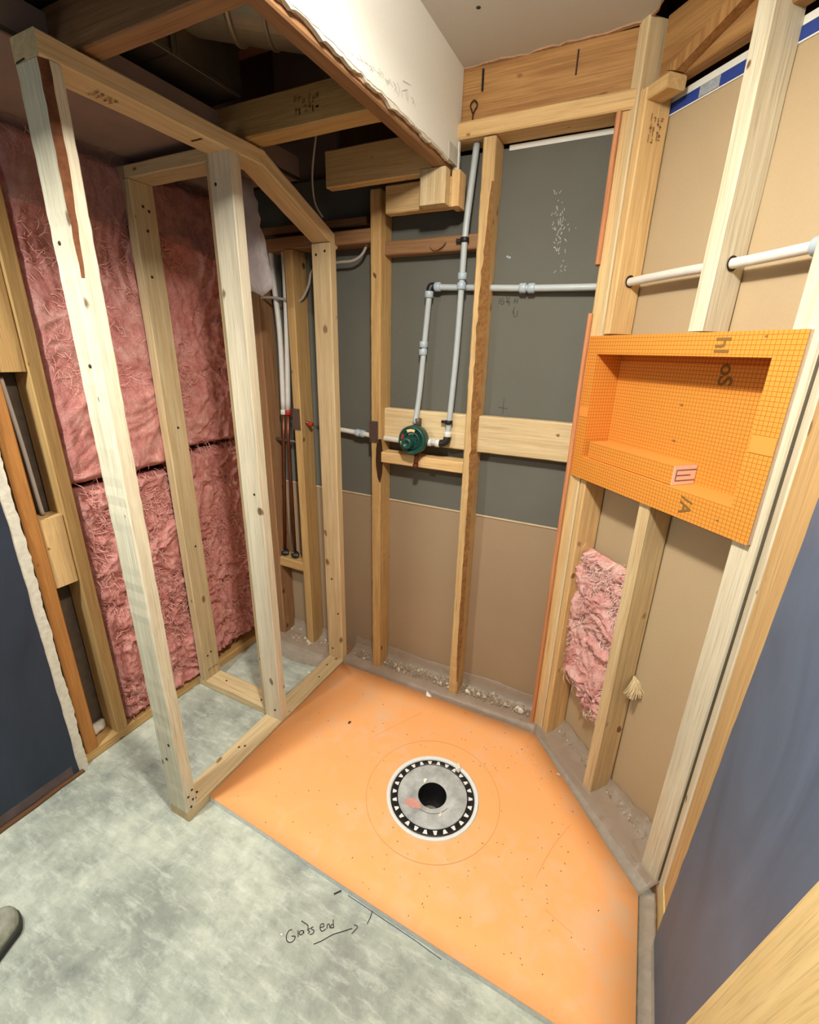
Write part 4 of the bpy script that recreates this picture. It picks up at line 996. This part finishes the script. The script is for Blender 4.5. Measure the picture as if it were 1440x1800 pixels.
film('poly_film', [lambda t: (xb2(t), 1.50 - .03 * math.sin(t * 3), .003), lambda t: (xb2(t), 1.535, .022 + .02 * math.sin(t * 5) ** 2), lambda t: (xb2(t), 1.568, .050), lambda t: (xb2(t), 1.62, .047), lambda t: (xb2(t), 1.662, .060), lambda t: (xb2(t), 1.666, .10 + .03 * noise.noise(Vector((t * 8, 1, 4))))], POLY, 'crumpled plastic film at the base of the far left bay', 34, 5, .006)
sb = lx(-.02, .645)
def dl(s_, n_, z_): return dpt(s_, n_, z_)
film('poly_film', [lambda t: dl(sb(t), .031 + .032 * t, .003), lambda t: dl(sb(t), .028 + .030 * t, .026), lambda t: dl(sb(t), .008, .046), lambda t: dl(sb(t), -.03, .046 + .010 * abs(noise.noise(Vector((t * 14, 1, 1))))), lambda t: dl(sb(t), -.070, .055 + .018 * abs(noise.noise(Vector((t * 11, 4, 1))))), lambda t: dl(sb(t), -.082, .085 + .06 * abs(noise.noise(Vector((t * 7, 9, 1)))))], POLY, 'wrinkled plastic film over the angled wall bottom plate', 60, 9, .005)
yr = lx(1.10, .70)
film('poly_film', [lambda t: (.2375, yr(t), .002), lambda t: (.242, yr(t), .022), lambda t: (.262, yr(t), .040), lambda t: (.276, yr(t), .052)], POLY, 'narrow plastic film strip between the tray and the blue wall', 26, 13, .003)
film('poly_film', [lambda t: (-1.42 + .05 * t, 1.33 + .02 * t, 2.04 - .36 * t), lambda t: (-1.375 + .05 * t, 1.345 + .02 * t, 2.04 - .35 * t), lambda t: (-1.33 + .06 * t, 1.36, 2.04 - .37 * t), lambda t: (-1.29 + .06 * t, 1.375, 2.03 - .33 * t)], POLYW, 'milky vapour barrier scrap hanging beside the middle post', 14, 17, .012)
film('poly_film', [lambda t: (-1.60, .80 + .40 * t, 2.055), lambda t: (-1.605, .80 + .40 * t, 1.97), lambda t: (-1.612, .80 + .40 * t, 1.86 + .06 * noise.noise(Vector((t * 5, 2, 2))))], POLYT, 'milky vapour barrier flap above the upper left batt', 20, 21, .012)
film('poly_film', [lambda t: (-1.60, 1.22 + .30 * t, 2.05), lambda t: (-1.595, 1.22 + .30 * t, 1.96), lambda t: (-1.610, 1.22 + .30 * t, 1.86 - .05 * t)], POLYT, 'milky vapour barrier flap above the upper right batt', 20, 25, .014)
# rubble on the plates
rnd = random.Random(77); vs, fs = [], []
def lump(c, r):
    b = len(vs); base = [(1, 0, 0), (-.5, .87, 0), (-.5, -.87, 0), (.3, .3, 1), (-.4, .1, .8)]
    a = rnd.uniform(0, 6.28)
    for x, y, z in base:
        x, y = x * math.cos(a) - y * math.sin(a), x * math.sin(a) + y * math.cos(a)
        vs.append((c[0] + x * r * rnd.uniform(.5, 1.3), c[1] + y * r * rnd.uniform(.5, 1.2), c[2] + z * r * rnd.uniform(.5, 1.3)))
    fs.extend([(b, b + 1, b + 3), (b + 1, b + 4, b + 3), (b + 1, b + 2, b + 4), (b + 2, b, b + 3), (b + 2, b + 3, b + 4), (b, b + 2, b + 1)])
def scatter(n, sizes, flat_, seed):
    global vs, fs, rnd
    vs, fs, rnd = [], [], random.Random(seed)
    for k in range(n):
        x = rnd.uniform(-1.08, -.19)
        if -.96 < x < -.915 or -.56 < x < -.515 or rnd.random() > .55 + .6 * noise.noise(Vector((x * 9, seed, 0))): continue
        lump((x, rnd.uniform(1.600, 1.660), .048 + rnd.random() * .010), rnd.choice(sizes))
    for k in range(n // 6): lump((rnd.uniform(-1.58, -1.24), rnd.uniform(1.56, 1.66), .050), rnd.choice(sizes))
    for k in range(n // 7):
        s_ = rnd.uniform(.05, .55)
        if not .295 < s_ < .35: lump(dl(s_, rnd.uniform(-.08, -.05), .056), rnd.choice(sizes))
scatter(1500, (.0018, .0025, .0035, .0045), 1, 77)
tag(mesh_obj('gypsum_rubble', vs, fs, flat('brown_grey_crumbs', (150, 132, 106), .95, 0, .1, .35, 60), None), 'brown-grey crumbs and dust along the bottom plates', 'rubble', 'stuff')
scatter(300, (.0025, .004, .005, .007, .012), 1, 78)
tag(mesh_obj('gypsum_rubble', vs, fs, flat('pale_gypsum_flakes', (192, 180, 158), .95, 0, .1, .15, 45), None), 'pale broken gypsum flakes lying along the bottom plates', 'rubble', 'stuff')
vs, fs, rnd = [], [], random.Random(5)
for k in range(420):
    t = rnd.random(); q = Vector((-.17, 1.50, 0)).lerp(Vector((-.03, 1.36, 0)), t) + NN * abs(rnd.gauss(0, .035)) * 1.0 + Vector((rnd.gauss(0, .01), rnd.gauss(0, .01), 0))
    if q.x + .866 * q.y > 1.155 or q.y > 1.54: continue
    q.z = tz(math.hypot(q.x - CX, q.y - CY)) + .0006; lump(q, rnd.choice((.0008, .0011, .0015)))
tag(mesh_obj('sawdust_patch', vs, fs, flat('yellow_sawdust', (196, 164, 104), .95, 0, .1, .2, 60), None), 'yellowish sawdust patch in the rear right corner of the tray', 'sawdust', 'stuff')
for i, (x, y, r, lab) in enumerate(((-.235, 1.615, .016, 'large white gypsum chunk on the back plate near the corner'), (-.255, 1.63, .011, 'white gypsum chunk leaning left of the corner chunk'), (-.475, 1.62, .014, 'white gypsum chunk right of the torn stud base'), (-.605, 1.612, .010, 'white gypsum chunk left of the torn stud base'), (-.43, 1.63, .011, 'pale gypsum chunk midway between torn stud and corner'))):
    chip('gypsum_chunk', (x, y, .050), (r, r * .7, r * 1.5), GYPW, 40 + i, lab)
chip('gypsum_chunk', (-1.235, 1.44, 0.0), (.010, .006, .005), GYPW, 60, 'white chip on the bare concrete inside the frame near the rear post')
chip('gypsum_chunk', (-.628, .556, 0.0), (.004, .004, .002), GYPW, 61, 'tiny white chip under the marker writing on concrete')

for x, z in ((-.478, 1.803), (-.470, 1.800)):
    e = empty('drywall_screw', (x, YD, z), 0, 'steel screw head on the grey board, %s of a pair beside the torn stud' % ('left' if x < -.475 else 'right'), 'screw')
    lathe('head', [(0, .0030), (.0038, .0022), (.0042, 0)], (x, YD - .0002, z), (0, -1, 0), FIT, e, 10)
# ================================================================ loose plywood board and shoe
pb = board('plywood_board', (.251, .5145, .046), (.251, .158, 1.503), (0, .971, .2376), .36, .018, W_PLY, None, bev=.001, rings=3, jit=0)
tag(pb, 'pale plywood board leaning against the slate blue wall', 'board')
sh = empty('shoe', (-1.26, .14, 0), 0, 'dusty grey shoe with a dark rubber rim at the left edge of the floor', 'shoe')
T = Vector((-1.318, .262, 0)); sx_ = Vector((.46, -.89, 0)).normalized(); sy_ = Vector((.89, .46, 0)).normalized()
def half(t):      # sole half width along its length (0 toe .. 1 heel)
    return .054 * (min(1, t / .16) ** .5 if t < .16 else 1 - .16 * math.sin(min(1, (t - .16) / .84) * math.pi)) * (1 if t < .9 else math.sqrt(max(0, 1 - ((t - .9) / .1) ** 2)) * .92 + .08)
def loop(scale, z, pinch=1.0, n=30):
    a = []
    for k in range(n + 1): t = ((1 - math.cos(math.pi * k / n)) / 2) ** 1.25; a.append(T + sx_ * (.006 + (.282 - .012) * (t * (1 - (1 - scale) * .25) + (1 - scale) * .12)) + sy_ * half(t) * scale * pinch + Vector((0, 0, z(t) if callable(z) else z)))
    b = []
    for k in range(n, -1, -1): t = ((1 - math.cos(math.pi * k / n)) / 2) ** 1.25; b.append(T + sx_ * (.006 + (.282 - .012) * (t * (1 - (1 - scale) * .25) + (1 - scale) * .12)) - sy_ * half(t) * scale * pinch + Vector((0, 0, z(t) if callable(z) else z)))
    return a + b
def loft(name, loops, mat):
    n = len(loops[0]); vs = [p for l in loops for p in l]; fs = []
    for i in range(len(loops) - 1):
        for k in range(n): fs.append((i * n + k, i * n + (k + 1) % n, (i + 1) * n + (k + 1) % n, (i + 1) * n + k))
    fs.append(tuple(range(n - 1, -1, -1))); fs.append(tuple(range((len(loops) - 1) * n, len(loops) * n)))
    return mesh_obj(name, vs, fs, mat, sh, True)
loft('sole', [loop(.97, .001), loop(1.0, .006), loop(1.0, .020), loop(.96, .024)], flat('dark_rubber', (52, 54, 52), .7, 0, .2, .2, 40))
loft('upper', [loop(.93, .0235), loop(.90, lambda t: .034 + .01 * t), loop(.78, lambda t: .046 + .03 * t), loop(.55, lambda t: .056 + .045 * t), loop(.42, lambda t: .060 + .05 * t)], flat('dusty_grey_suede', (120, 122, 110), .9, 0, .1, .55, 34, .8))
for k in range(4):
    c = T + sx_ * (.105 + .028 * k) + Vector((0, 0, .082 + .009 * k))
    tube('lace', [c - sy_ * .028 + Vector((0, 0, -.008)), c + Vector((0, 0, .003)), c + sy_ * .028 + Vector((0, 0, -.008))], .004, REDP, sh, 8, 4)

# ================================================================ lamp holders under the ceiling (out of view)
for (x, y, z), lab in ((LIGHT_A, 'white porcelain lamp holder on the ceiling above the viewer'), (LIGHT_B, 'white porcelain lamp holder under the dropped ceiling left of viewer')):
    top = ZC if z > 2.1 else ZS - .002
    e = empty('lamp_holder', (x, y, top), 0, lab, 'lamp')
    lathe('base', [(0, top - .0005), (.055, top - .0005), (.055, top - .012), (.030, top - .022), (0, top - .022)], (x, y, 0), (0, 0, 1), D_WHITE, e, 32)
    lathe('socket', [(.024, top - .022), (.024, min(top - .024, z + .056)), (.018, min(top - .025, z + .054)), (0, min(top - .025, z + .054))], (x, y, 0), (0, 0, 1), D_WHITE, e, 24)
